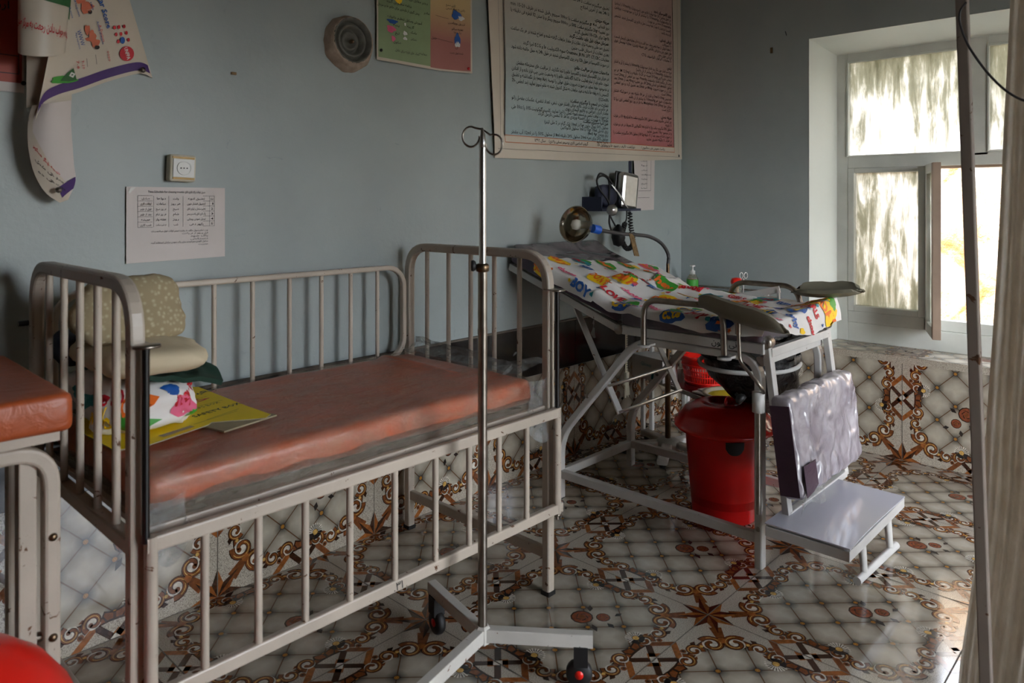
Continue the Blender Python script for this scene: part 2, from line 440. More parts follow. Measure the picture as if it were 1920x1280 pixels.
        if parent is not None:
            o.parent = parent
            if loc is None: o.matrix_parent_inverse = Matrix.Translation(-parent.location) if parent.parent is None else Matrix()
        return o

def shift(mb, d):
    mb.v = [(p[0]+d[0], p[1]+d[1], p[2]+d[2]) for p in mb.v]; return mb
def base_of(o):
    """move the origin of a world-coordinate mesh to its base centre"""
    me = o.data; xs = [v.co for v in me.vertices]
    c = V(((min(p.x for p in xs)+max(p.x for p in xs))/2, (min(p.y for p in xs)+max(p.y for p in xs))/2, min(p.z for p in xs)))
    me.transform(Matrix.Translation(-c)); o.location = c; return o
def tag(o, label, cat, group=None):
    o['label'] = label; o['category'] = cat
    if group: o['group'] = group
    return o
def thing(name, label, cat, loc, group=None):
    o = bpy.data.objects.new(name, None); COL.objects.link(o); o.location = loc; o.empty_display_size = .1
    return tag(o, label, cat, group)
def struct(o): o['kind'] = 'structure'; return o
def part(mb, name, parent, label=None, **kw):
    """a child whose mesh was drawn in world coordinates"""
    root = parent; off = V((0, 0, 0))
    while root is not None: off += root.location; root = root.parent
    shift(mb, -off)
    me_o = mb.obj(name, None, **kw); me_o.parent = parent
    if label: me_o['label'] = label
    return me_o
def fillet(pts, r, n=6):
    P = [V(p) for p in pts]; out = [P[0]]
    for i in range(1, len(P)-1):
        a = (P[i-1]-P[i]); b = (P[i+1]-P[i]); rr = min(r, a.length*.49, b.length*.49)
        ang = a.angle(b); t = rr; p0 = P[i]+a.normalized()*t; p1 = P[i]+b.normalized()*t
        for k in range(n+1):
            f = k/n; out.append(p0*(1-f)**2 + P[i]*2*f*(1-f) + p1*f*f)
    out.append(P[-1]); return out

# ------------------------------------------------------------------ lettering
JOIN = {  # letter: (isolated, final, initial, medial)
 'ا': 'FE8D FE8E', 'آ': 'FE81 FE82', 'ب': 'FE8F FE90 FE91 FE92', 'پ': 'FB56 FB57 FB58 FB59', 'ت': 'FE95 FE96 FE97 FE98', 'ث': 'FE99 FE9A FE9B FE9C',
 'ج': 'FE9D FE9E FE9F FEA0', 'چ': 'FB7A FB7B FB7C FB7D', 'ح': 'FEA1 FEA2 FEA3 FEA4', 'خ': 'FEA5 FEA6 FEA7 FEA8', 'د': 'FEA9 FEAA', 'ذ': 'FEAB FEAC',
 'ر': 'FEAD FEAE', 'ز': 'FEAF FEB0', 'س': 'FEB1 FEB2 FEB3 FEB4', 'ش': 'FEB5 FEB6 FEB7 FEB8', 'ص': 'FEB9 FEBA FEBB FEBC', 'ض': 'FEBD FEBE FEBF FEC0',
 'ط': 'FEC1 FEC2 FEC3 FEC4', 'ظ': 'FEC5 FEC6 FEC7 FEC8', 'ع': 'FEC9 FECA FECB FECC', 'غ': 'FECD FECE FECF FED0', 'ف': 'FED1 FED2 FED3 FED4', 'ق': 'FED5 FED6 FED7 FED8',
 'ک': 'FB8E FB8F FB90 FB91', 'گ': 'FB92 FB93 FB94 FB95', 'ل': 'FEDD FEDE FEDF FEE0', 'م': 'FEE1 FEE2 FEE3 FEE4', 'ن': 'FEE5 FEE6 FEE7 FEE8', 'و': 'FEED FEEE',
 'ه': 'FEE9 FEEA FEEB FEEC', 'ی': 'FBFC FBFD FBFE FBFF', 'ژ': 'FB8A FB8B', 'ئ': 'FE89 FE8A FE8B FE8C'}
JOIN = {k: [chr(int(x, 16)) for x in v.split()] for k, v in JOIN.items()}
def shape(sx):
    """visual-order string for right-to-left text with joined letter forms"""
    out = []; i = 0; n = len(sx)
    while i < n:
        c = sx[i]
        if c in JOIN:
            pj = i > 0 and sx[i-1] in JOIN and len(JOIN[sx[i-1]]) == 4
            if c == 'ل' and i+1 < n and sx[i+1] == 'ا':
                out.append('\uFEFC' if pj else '\uFEFB'); i += 2; continue
            nj = i+1 < n and sx[i+1] in JOIN and len(JOIN[c]) == 4
            out.append(JOIN[c][(3 if pj else 2) if nj else (1 if pj else 0)])
        else: out.append(c)
        i += 1
    # reverse, keeping latin runs left to right
    res = []; run = []
    for c in out:
        if ord(c) < 256 and (c.isalnum() or c in '.,%/-+') : run.append(c)
        elif 0x6F0 <= ord(c) <= 0x6F9: run.append(c)
        else:
            if run: res.append(''.join(run)); run = []
            res.append({'(': ')', ')': '('}.get(c, c))
    if run: res.append(''.join(run))
    return ''.join(res[::-1])
_cache = {}
def glyphs(txt, bold=0.0, res=1):
    key = (txt, bold, res)
    if key in _cache: return _cache[key]
    c = bpy.data.curves.new('t', 'FONT'); c.body = txt; c.resolution_u = res; c.offset = bold
    o = bpy.data.objects.new('t', c); COL.objects.link(o)
    bpy.context.view_layer.update()
    me = bpy.data.meshes.new_from_object(o.evaluated_get(bpy.context.evaluated_depsgraph_get()))
    vs = [(v.co.x, v.co.y) for v in me.vertices]; fs = [tuple(p.vertices) for p in me.polygons]
    bpy.data.objects.remove(o); bpy.data.curves.remove(c); bpy.data.meshes.remove(me)
    w = max((p[0] for p in vs), default=0)
    _cache[key] = (vs, fs, w); return _cache[key]
def write(mb, txt, fn, x, y, size, mat='ink', align='L', width=None, bold=0.0, rot=0, res=1, rtl=False):
    """lay lettering into mesh mb through surface map fn(u, v) -> point; width squeezes the line to fit"""
    if rtl: txt = shape(txt)
    vs, fs, w = glyphs(txt, bold, res)
    if not vs: return
    kx = size if width is None else width/w
    W = w*kx; ox = {'L': 0, 'R': -W, 'C': -W/2}[align]; cr, sr = math.cos(rot), math.sin(rot)
    pts = []
    for (a, b) in vs:
        p, q = a*kx+ox, b*size
        pts.append(fn(x+p*cr-q*sr, y+p*sr+q*cr))
    mb.add(pts, fs, mat, False)

# ------------------------------------------------------------------ printed tile (drawn once, laid many times)
H = .3
def build_tile():
    E = []   # (verts2d, faces, mat, layer, uv?)
    def poly(pts, mat, layer): E.append(([tuple(p) for p in pts], [tuple(range(len(pts)))], mat, layer, False))
    def ribbon(pts, w, mat, layer):
        n = len(pts); vs = []
        for i in range(n):
            a = V(pts[min(i+1, n-1)])-V(pts[max(i-1, 0)]); a.normalize(); nn = V((-a.y, a.x)); ww = w[i]/2 if isinstance(w, list) else w/2
            p = V(pts[i]); vs += [tuple(p+nn*ww), tuple(p-nn*ww)]
        E.append((vs, [(2*i, 2*i+1, 2*i+3, 2*i+2) for i in range(n-1)], mat, layer, False))
    def disc(c, r, mat, layer, n=10, sx=1): poly([(c[0]+r*math.cos(2*PI*i/n)*sx, c[1]+r*math.sin(2*PI*i/n)) for i in range(n)], mat, layer)
    def spiral(c, r, a0, turns, k, lay=3):
        n = 20; P = []
        for i in range(n+1):
            t = i/n; rr = r*(1-.70*t); a = a0 + k*turns*2*PI*t; P.append((c[0]+rr*math.cos(a), c[1]+rr*math.sin(a)))
        disc(c, r*.80, 'i_white', lay-.5, 14)
        ribbon(P, [r*.60*(1-.35*i/n) for i in range(n+1)], 'i_dark', lay)
        ribbon(P, [r*.42*(1-.4*i/n) for i in range(n+1)], 'i_mid', lay+1)
        ribbon(P[2:14], r*.07, 'i_gold', lay+2)
        disc(P[-1], r*.24, 'i_mid', lay+1, 8)
    # ground
    E.append(([(-H, -H), (H, -H), (H, H), (-H, H)], [(0, 1, 2, 3)], 'speckle', 0, False))
    # quilted field with cut corners
    q = []
    for (sx, sy, sw) in ((1, 1, 0), (-1, 1, 1), (-1, -1, 0), (1, -1, 1)):
        pts = [(.238, .13), (.228, .17), (.205, .205), (.17, .228), (.13, .238)]
        if sw: pts = pts[::-1]
        q += [(sx*a, sy*b) for a, b in pts]
    E.append((q, [tuple(range(len(q)))], 'quilt', 1, True))
    # scroll frame
    for sx in (1, -1):
        for sy in (1, -1):
            for sw in (0, 1):
                def F(p): a, b = (p[1], p[0]) if sw else p; return (sx*a, sy*b)
                k = sx*sy*(-1 if sw else 1)
                def ang(a):
                    d = F((math.cos(a), math.sin(a))); return math.atan2(d[1], d[0])
                path = [F(p) for p in ((.206, .206), (.226, .19), (.238, .16), (.240, .13), (.238, .10), (.236, .07), (.239, .04), (.236, .015), (.236, 0))]
                ribbon(path, .022, 'i_dark', 2); ribbon(path, .013, 'i_mid', 2.4)
                spiral(F((.219, .172)), .0345, ang(-.2), 1.1, k)
                spiral(F((.241, .112)), .0255, ang(2.6), 1.05, -k)
                spiral(F((.232, .056)), .0265, ang(.6), 1.05, k)
                poly([F(p) for p in ((.252, .138), (.262, .15), (.268, .135), (.26, .125))], 'i_dark', 3)
                poly([F(p) for p in ((.214, .084), (.222, .094), (.226, .078), (.218, .07))], 'i_mid', 3)
                poly([F(p) for p in ((.212, .028), (.226, .034), (.244, .024), (.246, .0), (.222, .0))], 'i_dark', 3.5)
                poly([F(p) for p in ((.218, .026), (.227, .029), (.240, .020), (.240, .004), (.224, .004))], 'i_mid', 4.5)
                if not sw: disc(F((.207, .207)), .013, 'i_orange', 5, 8)
                disc(F((.236, .143)), .006, 'i_gold', 5, 6); disc(F((.262, .088)), .009, 'i_mid', 3, 8); disc(F((.262, .088)), .004, 'i_dark', 4, 6)
    # fan shells just inside the frame on two opposite sides
    for (cx, cy, a0) in ((.208, .05, PI), (-.05, .208, -PI/2), (-.208, -.05, 0), (.05, -.208, PI/2)):
        disc((cx, cy), .026, 'i_ink', 5, 14)
        for i in range(11):
            a = a0 - 1.5 + 3.0*i/10
            d = (math.cos(a), math.sin(a)); nn = (-d[1], d[0])
            poly([(cx+d[0]*.011-nn[0]*.0012, cy+d[1]*.011-nn[1]*.0012), (cx+d[0]*.029-nn[0]*.0028, cy+d[1]*.029-nn[1]*.0028), (cx+d[0]*.032, cy+d[1]*.032), (cx+d[0]*.029+nn[0]*.0028, cy+d[1]*.029+nn[1]*.0028), (cx+d[0]*.011+nn[0]*.0012, cy+d[1]*.011+nn[1]*.0012)], 'i_white', 6)
        disc((cx, cy), .010, 'i_gold', 6, 8)
    # knots on the four edges (the neighbour carries the other half)
    for (a, b) in ((1, 0), (0, 1), (-1, 0), (0, -1)):
        def G(p): return (a*p[0]-b*p[1], b*p[0]+a*p[1])
        for c, m1, m2 in ((.05, 'i_mid', 'i_dark'), (-.05, 'i_dark', 'i_orange')):
            R, w = .064, .026
            poly([G(p) for p in ((H, c+R), (H-R, c), (H-R+w, c), (H, c+R-w))], m1, 2)
            poly([G(p) for p in ((H, c-R), (H-R, c), (H-R+w, c), (H, c-R+w))], m2, 2)
        poly([G(p) for p in ((H, .04), (H-.03, .01), (H-.012, -.008), (H, .004))], 'i_orange', 2)
        poly([G(p) for p in ((H-.002, .016), (H-.016, .002), (H-.002, -.012))], 'i_white', 3)
    # star quarters at the corners
    for sx in (1, -1):
        for sy in (1, -1):
            def S(p): return (sx*(H-p[0]), sy*(H-p[1]))
            i1 = (.041, .0185); i2 = (.0185, .041)
            poly([S(p) for p in ((.0, .0), i1, (.088, 0))], 'i_dark' if sx*sy > 0 else 'i_orange', 3)
            poly([S(p) for p in ((.0, .0), (0, .088), i2)], 'i_orange' if sx*sy > 0 else 'i_dark', 3)
            poly([S(p) for p in ((.0, .0), i1, (.07, .07))], 'i_mid' if sx*sy > 0 else 'i_dark', 3)
            poly([S(p) for p in ((.0, .0), (.07, .07), i2)], 'i_dark' if sx*sy > 0 else 'i_orange', 3)
            poly([S(p) for p in ((.034, .06), (.06, .034), (.095, .078), (.078, .095))], 'i_mid', 2)
    # rose spray off centre
    for (c, r) in (((.03, -.03), .03), ((.072, -.078), .019)):
        disc(c, r*1.15, 'i_dark', 3, 12); disc(c, r, 'i_rose', 4, 12)
        for kk in range(5):
            a = kk*1.26; P = [(c[0]+r*.62*math.cos(a+t*.25)*(1-.07*t), c[1]+r*.62*math.sin(a+t*.25)*(1-.07*t)) for t in range(5)]
            ribbon(P, r*.1, 'i_dark', 5)
        disc(c, r*.3, 'i_mid', 5, 8)
    for (c, d, L) in (((.07, -.03), (.8, .6), .035), ((.02, -.075), (-.5, -.85), .04), ((.1, -.1), (.9, -.2), .03), ((.055, -.105), (-.2, -1), .03)):
        nn = (-d[1], d[0])
        poly([c, (c[0]+d[0]*L*.5+nn[0]*.009, c[1]+d[1]*L*.5+nn[1]*.009), (c[0]+d[0]*L, c[1]+d[1]*L), (c[0]+d[0]*L*.5-nn[0]*.009, c[1]+d[1]*L*.5-nn[1]*.009)], 'i_ink', 4)
    # grout
    g = .0016
    for (a, b) in ((1, 0), (0, 1), (-1, 0), (0, -1)):
        poly([(a*p[0]-b*p[1], b*p[0]+a*p[1]) for p in ((H, -H), (H, H), (H-g, H), (H-g, -H))], 'grout', 7)
    return E
TILE = build_tile()
def lay(mb, origin, du, dv, nrm, rot=0):
    O, U, W, N = V(origin), V(du), V(dv), V(nrm)
    if rot % 2: U, W = W, -U
    if rot >= 2: U, W = -U, -W
    for vs, fs, mat, layer, isuv in TILE:
        area = 0
        p3 = [O+U*a+W*b+N*(layer*.00018) for a, b in vs]
        f0 = fs[0]
        nn = (p3[f0[1]]-p3[f0[0]]).cross(p3[f0[2]]-p3[f0[0]])
        if nn.length < 1e-12 and len(f0) > 3: nn = (p3[f0[2]]-p3[f0[0]]).cross(p3[f0[3]]-p3[f0[0]])
        flip = nn.dot(N) < 0
        ff = [f[::-1] for f in fs] if flip else fs
        k = len(mb.f); mb.add(p3, ff, mat)
        if isuv:
            for q, f in enumerate(ff): mb.uv[k+q] = [vs[i] for i in f]
def clip(o, co, no):
    bm = bmesh.new(); bm.from_mesh(o.data)
    bmesh.ops.bisect_plane(bm, geom=bm.verts[:]+bm.edges[:]+bm.faces[:], plane_co=co, plane_no=no, clear_outer=True)
    bm.to_mesh(o.data); bm.free()

# ------------------------------------------------------------------ the room
XL, YF, ZC = -6.2, -4.2, 2.95
mb = MB('speckle', 'quilt')
for i in range(11):
    for j in range(8):
        lay(mb, (-1.5603+.6*(i-8)+.6*2, -.2785-.6*j, 0), (1, 0, 0), (0, 1, 0), (0, 0, 1), (i*2+j*3) % 4 if False else 0)
fl = mb.obj('floor'); clip(fl, (-0, 0, 0), (1, 0, 0)); clip(fl, (0, 0, 0), (0, 1, 0)); clip(fl, (XL, 0, 0), (-1, 0, 0)); clip(fl, (0, YF, 0), (0, -1, 0)); struct(fl)
# slab under the tiles keeps the floor solid
b = MB('grout').box(((XL)/2, YF/2, -.06), (-XL+.8, -YF+.8, .112)); struct(b.obj('trim_1'))

def tilewall(name, org_fn, cnt, du, nrm, clips):
    mb = MB('speckle', 'quilt')
    for i in range(cnt): lay(mb, org_fn(i), du, (0, 0, 1), nrm)
    o = mb.obj(name); 
    for c in clips: clip(o, *c)
    return struct(o)
wb = MB('wall').box((XL/2, .06, ZC/2), (-XL+.6, .12, ZC)).obj('wall_back'); struct(wb)
tilewall('trim_2', lambda i: (-1.328-.6*(i-2), -.004, .3), 11, (1, 0, 0), (0, -1, 0), [((0, 0, .44), (0, 0, 1)), ((0, 0, 0), (1, 0, 0)), ((XL, 0, 0), (-1, 0, 0))])
# black border tiles above the printed dado
mb = MB('blacktile', 'grout')
x = 0
k = 0
while x > XL+.1:
    w = .428 if k == 0 else .6
    mb.box((x-w/2, -.006, .555), (w-.003, .012, .222), 'blacktile'); x -= w; k += 1
mb.box((XL/2, -.002, .555), (-XL, .004, .224), 'grout')
mb.box((XL/2, -.007, .669), (-XL, .014, .007), 'grout')
struct(mb.obj('trim_3'))

# right wall with a deep window recess
WY0, WY1, WZ0, WZ1 = -.756, -2.17, .5, 2.10
T = .5
mb = MB('wall')
mb.box((T/2, (WY0+.12)/2+0, ZC/2), (T, -WY0+.12, ZC))
mb.box((T/2, (WY1+YF-.3)/2, ZC/2), (T, -(YF-.3)+WY1, ZC))
mb.box((T/2, (WY0+WY1)/2, (WZ1+ZC)/2), (T, WY0-WY1, ZC-WZ1))
mb.box((T/2, (WY0+WY1)/2, (WZ0-.03)/2), (T, WY0-WY1, WZ0-.03))
struct(mb.obj('wall_right'))
# splayed plaster lining of the recess
mb = MB('reveal')
XI = .25
def quad(a, b, c, d): mb.add([a, b, c, d], [(0, 1, 2, 3)])
e = .002
quad((-e, WY0-e, WZ0), (XI, WY0-.055, WZ0), (XI, WY0-.055, WZ1-.06), (-e, WY0-e, WZ1-e))
quad((-e, WY1+e, WZ0), (-e, WY1+e, WZ1-e), (XI, WY1+.05, WZ1-.06), (XI, WY1+.05, WZ0))
quad((-e, WY0-e, WZ1-e), (XI, WY0-.055, WZ1-.06), (XI, WY1+.05, WZ1-.06), (-e, WY1+e, WZ1-e))
struct(mb.obj('trim_4'))
tilewall('trim_5', lambda i: (-.004, -1.506-.6*(i-3), .3), 9, (0, 1, 0), (-1, 0, 0), [((0, 0, .495), (0, 0, 1)), ((0, 0, 0), (0, 1, 0)), ((0, YF, 0), (0, -1, 0))])
mb = MB('blacktile'); mb.box((-.006, -.378, .582), (.012, .75, .168)); mb.box((-.006, (WY1+YF)/2-.005, .582), (.012, -(YF-WY1), .168)); struct(mb.obj('trim_6'))
# tiled sill
mb = MB('speckle', 'quilt')
for i in range(3): lay(mb, (.13, -.9-.6*i, .5), (1, 0, 0), (0, 1, 0), (0, 0, 1))
o = mb.obj('trim_7'); clip(o, (0, WY0, 0), (0, 1, 0)); clip(o, (0, WY1, 0), (0, -1, 0)); clip(o, (XI+.02, 0, 0), (1, 0, 0)); clip(o, (-.012, 0, 0), (-1, 0, 0)); struct(o)
struct(MB('speckle').box((.125, (WY0+WY1)/2, .4835), (.275, WY0-WY1, .032)).obj('trim_8'))
# other sides of the room, mostly behind the camera
struct(MB('farwall').box((XL-.06, YF/2, ZC/2), (.12, -YF+.4, ZC)).obj('wall_left'))
DX0, DX1, DZ = -2.6, -1.2, 2.2     # unseen opening added behind the camera to hold the fill lamp
m = MB('farwall')
m.box(((XL-.3+DX0)/2, YF-.06, ZC/2), (DX0-XL+.3, .12, ZC)); m.box(((DX1+.3)/2, YF-.06, ZC/2), (.3-DX1, .12, ZC)); m.box(((DX0+DX1)/2, YF-.06, (DZ+ZC)/2), (DX1-DX0, .12, ZC-DZ))
struct(m.obj('wall_front'))
struct(MB('ceil').box((XL/2, YF/2, ZC+.05), (-XL+1, -YF+.6, .1)).obj('ceiling'))

# window joinery
win = bpy.data.objects.new('window_1', None); COL.objects.link(win); win.location = (XI, -1.46, .5); struct(win)
FY0, FY1, FZ0, FZ1 = -.80, -2.125, .5, 2.045
def wpart(mb, name, label=None, **kw): return part(mb, name, win, label, **kw)
F = MB('winpaint')
xf = XI+.03
cols = [(-.868, -1.425), (-1.515, -2.06)]
def rect(y0, y1, z0, z1, d=.06, x=xf, mat=None): F.box((x, (y0+y1)/2, (z0+z1)/2), (d, abs(y0-y1), z1-z0), mat)
rect(FY0, cols[0][0], FZ0, FZ1); rect(cols[0][1], cols[1][0], 1.47, FZ1); rect(cols[1][1], FY1, FZ0, FZ1)
for c in cols: rect(c[0], c[1], 2.0, FZ1)
rect(cols[0][0], cols[1][1], 1.425, 1.485)
rect(cols[0][0], cols[1][1], FZ0, .60)
rect(cols[0][0], -1.27, .60, .66); rect(-1.235, -1.285, .60, 1.425)
rect(-1.285, cols[1][1], .60, .655, .05, xf+.01)
rect(-1.285, cols[1][1], 1.412, 1.428, .05, xf+.012, 'sash')
for c in cols:   # glazing beads of the fanlights
    for z in (1.49, 1.996): rect(c[0], c[1], z-.006, z+.004, .02, xf-.028)
    for y in c: rect(y-.005, y+.005, 1.485, 2.0, .02, xf-.028)
rect(-.868, -.90, .66, 1.425, .05, xf-.008); rect(-1.21, -1.245, .66, 1.425, .05, xf-.008); rect(-.9, -1.21, .66, .692, .05, xf-.008); rect(-.9, -1.21, 1.40, 1.425, .05, xf-.008)
wpart(F, 'window_frame', bevel=.003)
for k, (c, m) in enumerate(((cols[0], 'pane_up'), (cols[1], 'pane_up'))):
    wpart(MB(m).box((xf+.005, (c[0]+c[1])/2, 1.7425), (.004, c[0]-c[1], .515)), 'pane', 'dirty streaked fanlight pane')
wpart(MB('pane_low').box((xf+.0, -1.055, 1.046), (.004, .31, .708)), 'pane', 'whitewashed lower pane')
# the open casement, swung into the room and seen on edge
S = MB('winpaint', 'sash')
ax = V((-.94, -.34, 0)).normalized()   # direction the leaf reaches into the room
h0 = V((XI-.005, -1.262, 0)); nrm = V((ax.y, -ax.x, 0))
def leaf(a, b, z0, z1, th=.035, mat=None):
    R = Matrix.Rotation(math.atan2(ax.y, ax.x), 3, 'Z')
    S.box(h0+ax*(a+b)/2+V((0, 0, (z0+z1)/2)), (b-a, th, z1-z0), mat, None, R)
leaf(0, .045, .60, 1.43); leaf(.24, .285, .60, 1.43, mat='sash'); leaf(.045, .24, .60, .65); leaf(.045, .24, 1.385, 1.43)
op = wpart(S, 'open_casement', 'narrow casement standing open into the room', bevel=.002)
G = MB('pane_low'); R = Matrix.Rotation(math.atan2(ax.y, ax.x), 3, 'Z')
G.box(h0+ax*.1425+V((0, 0, 1.02)), (.195, .004, .735), None, None, R); part(G, 'pane', op)
wpart(MB('oldsteel').tube([(xf+.03, -1.444, .655), (xf+.03, -1.444, 1.412)], .003, 6), 'window_chain')

# outside: sunlit rock bank and ground
def rockfn(u, v):
    y = 3.2-8.5*u; z = -1+3.5*v
    x = 2.6+.35*z*.5+.5*noise.fractal(V((y*.5, z*.5, 3)), 1, 2, 5)+.12*noise.noise(V((y*3, z*3, 1)))
    return (x, y, z)
mb = MB('rock'); mb.grid(rockfn, 60, 50)
struct(mb.obj('wall_outside'))
struct(MB('rock').box((2.0, -.8, -.06), (3.0, 8.5, .1)).obj('ground'))

# ------------------------------------------------------------------ children's cot (metal)
cot = thing('hospital_cot', 'cream enamelled metal cot with barred ends and a lowered barred side, against the wall', 'bed', (-2.72, -.42, 0))
BP = 'bedpaint'
def upanel(x, yb, yf, zt, bars, zb, name, label):
    m = MB(BP)
    m.bar(fillet([(x, yb, .012), (x, yb, zt), (x, yf, zt), (x, yf, .012)], .105, 8), .03, .03, up=(1, 0, 0), r=.006)
    o = part(m, name, cot, label)
    for y in bars: part(MB(BP).tube([(x, y, zb), (x, y, zt)], .0082, 12), 'bar', o)
    for y in (yb, yf): part(MB('black').box((x, y, .007), (.033, .033, .014)), 'foot_cap', o)
    part(MB(BP).bar([(x, yb, zb), (x, yf, zb)], .028, .03, r=.003), 'cross_rail', o)
    part(MB(BP).bar([(x, yb, .13), (x, yf, .13)], .02, .034, r=.003), 'stretcher', o)
    return o
upanel(-2.10, -.055, -.75, 1.075, [-.159, -.278, -.394, -.51, -.626], .57, 'end_panel', 'barred end panel at the foot')
upanel(-3.342, -.09, -.757, 1.082, [-.20, -.315, -.43, -.545, -.655], .575, 'end_panel', 'barred end panel at the head')
# mattress base
m = MB('bedpaint', 'plaster')
m.bar([(-3.33, -.74, .585), (-2.11, -.74, .585)], .02, .03); m.bar([(-3.33, -.08, .585), (-2.11, -.08, .585)], .02, .03)
m.box((-2.72, -.41, .592), (1.2, .64, .012), 'bedpaint')
part(m, 'mattress_base', cot)
# far side rail: closed loop with bars
def loop(y, x0, x1, z0, z1, r=.075):
    P = []
    for (cx, cz, a0) in ((x1-r, z1-r, 0), (x0+r, z1-r, 90), (x0+r, z0+r, 180), (x1-r, z0+r, 270)):
        for k in range(7): a = math.radians(a0+15*k); P.append((cx+r*math.cos(a), y, cz+r*math.sin(a)))
    return P
m = MB(BP); m.bar(loop(-.078, -3.30, -2.148, .665, 1.002), .018, .022, closed=True, up=(0, 1, 0), r=.005)
sr = part(m, 'side_rail', cot, 'raised side rail along the wall')
for x in (-3.225, -3.108, -2.99, -2.873, -2.749, -2.62, -2.5, -2.382, -2.267):
    part(MB(BP).tube([(x, -.078, .67), (x, -.078, .995)], .0075, 10), 'bar', sr)
part(MB('blackmetal').tube([(-3.345, -.078, .935), (-3.38, -.078, .935)], .007, 8), 'bolt', sr)
# near side, dropped
m = MB(BP); y = -.79
m.bar([(-3.335, y, .585), (-2.095, y, .585)], .02, .03, r=.004)
m.bar([(-3.335, y, .285), (-2.085, y, .285)], .02, .03, r=.004)
m.tube([(-3.325, y, .27), (-3.325, y, .60)], .0125, 12); m.tube([(-2.103, y, .27), (-2.103, y, .60)], .0125, 12)
ds = part(m, 'drop_side', cot, 'lowered side rail facing the camera')
for x in (-3.22, -3.104, -2.991, -2.872, -2.739, -2.605, -2.483, -2.365, -2.246):
    part(MB(BP).tube([(x, y, .285), (x, y, .585)], .0085, 12), 'bar', ds)
mk = MB('ink')   # hand-painted number on the lower rail
write(mk, '.۳۱', lambda a, b: (a, y-.0107, b), -2.75, .275, .028, 'ink', bold=.01)
part(mk, 'painted_number', ds)
m = MB('oldsteel').tube([(-2.103, y, .27), (-2.103, y, .25)], .006, 8).lathe([(.0, 0), (.012, 0), (.012, .006), (0, .006)], (-2.103, y, .262), 10)
part(m, 'latch', ds)
for x in (-3.335, -2.103):
    rd = part(MB('blackmetal').tube([(x, y, .59), (x, y, .965)], .0072, 10), 'slide_rod', cot, 'black slide rod')
    part(MB('oldsteel').lathe([(0, 0), (.02, 0), (.02, .005), (0, .005)], (x, y-.005, .965), 14, sx=1.3).box((x, y+.02, .9675), (.026, .05, .005)), 'bracket', rd)

# mattress on the cot under clear film
def mdisp(s1, amp):
    def f(p, n): return amp*noise.fractal(V((p.x*s1, p.y*s1, p.z*s1*1.5)), 1, 2, 4)
    return f
mt = thing('cot_mattress', 'orange vinyl mattress under clear plastic film, on the barred cot', 'mattress', (-2.72, -.405, .6))
def topz(p, n):
    return .006*noise.fractal(V((p.x*5, p.y*5, p.z*5)), 1, 2, 4) + (.010*math.exp(-((p.x-.46+.0*p.y)/.02)**2) if n.z > .8 and p.y > -.1 else 0)
part(MB('orange').pad((-2.72, -.405, .645), (1.17, .625, .075), .022, .022, topz), 'mattress_core', mt)
part(MB('filmside').pad((-2.72, -.41, .612), (1.185, .655, .034), .012, .022, mdisp(9, .009)), 'mattress_underlay', mt, 'grey creased film bunched under the mattress')
part(MB('film').pad((-2.72, -.405, .648), (1.186, .642, .084), .026, .011, lambda p, n: (.006 if n.z > .8 else .009)*(noise.ridged_multi_fractal(V((p.x*8, p.y*14, p.z*14)), .9, 2.1, 3, 1.0, 2.0)-.9)*.6), 'plastic_cover', mt, 'clear plastic film')
def tuft(u, v):
    x = -2.18+.14*u+.05*u*v; yy = -.12-.56*v
    z = .70+.055*u*math.sin(PI*u*.9)*(.4+.8*(1-v)) + .012*noise.noise(V((u*6, v*9, 2)))
    return (min(x, -2.122+.0*u) if v < .9 else x, yy, z)
part(MB('filmloose').sheet(tuft, 14, 30, .0012), 'loose_film', mt, 'loose end of clear film standing up by the foot bars')
def hang(u, v):
    x = -2.20+.13*u; z = .69-.20*v*(.55+.45*math.sin(u*2.6+.3)); yy = -.752-.012*math.sin(v*5+u*4)-.006*noise.noise(V((u*9, v*9, 5)))
    return (x, yy, z)
part(MB('filmloose').sheet(hang, 12, 14, .001), 'hanging_film', mt, 'torn flap of clear film hanging at the corner')
def hang2(u, v):
    x = -3.32+.08*u; z = .65-.14*v*(.6+.4*math.sin(u*3)); yy = -.752-.012*math.sin(v*4+u*4)
    return (x, yy, z)
part(MB('filmloose').sheet(hang2, 10, 12, .001), 'hanging_film', mt, 'bunched film at the head corner')

# things piled at the head of the cot
def motif(mb, fn, items):
    for it in items:
        if it[0] == 'T': _, s_, x, y, sz, col, rot = it; write(mb, s_, fn, x, y, sz, col, 'C', None, .03, rot, 2)
        elif it[0] == 'B':
            _, x, y, rx, ry, col, ph = it; n = 16; rings = 4; vs = [fn(x, y)]; fs = []
            for r_ in range(1, rings+1):
                for i in range(n):
                    a = 2*PI*i/n; w = 1+.16*math.sin(3*a+ph)+.1*math.sin(5*a+2*ph); k = r_/rings
                    vs.append(fn(x+rx*k*w*math.cos(a), y+ry*k*w*math.sin(a)))
            for i in range(n): fs.append((0, 1+i, 1+(i+1) % n))
            for r_ in range(rings-1):
                for i in range(n):
                    a = 1+r_*n+i; b_ = 1+r_*n+(i+1) % n; fs.append((a, a+n, b_+n, b_))
            mb.add(vs, fs, col, True)
        elif it[0] == 'O':
            _, x, y, rx, ry, col = it; n = 20
            mb.add([fn(x, y)]+[fn(x+rx*math.cos(2*PI*i/n), y+ry*math.sin(2*PI*i/n)) for i in range(n)], [(0, 1+i, 1+(i+1) % n) for i in range(n)], col)
        elif it[0] == 'S':
            _, x, y, r_, col, ph = it; vs = [fn(x, y)]; n = 10
            for i in range(n): a = ph+2*PI*i/n; q = r_*(1 if i % 2 == 0 else .42); vs.append(fn(x+q*math.cos(a), y+q*math.sin(a)))
            mb.add(vs, [(0, 1+i, 1+(i+1) % n) for i in range(n)], col)
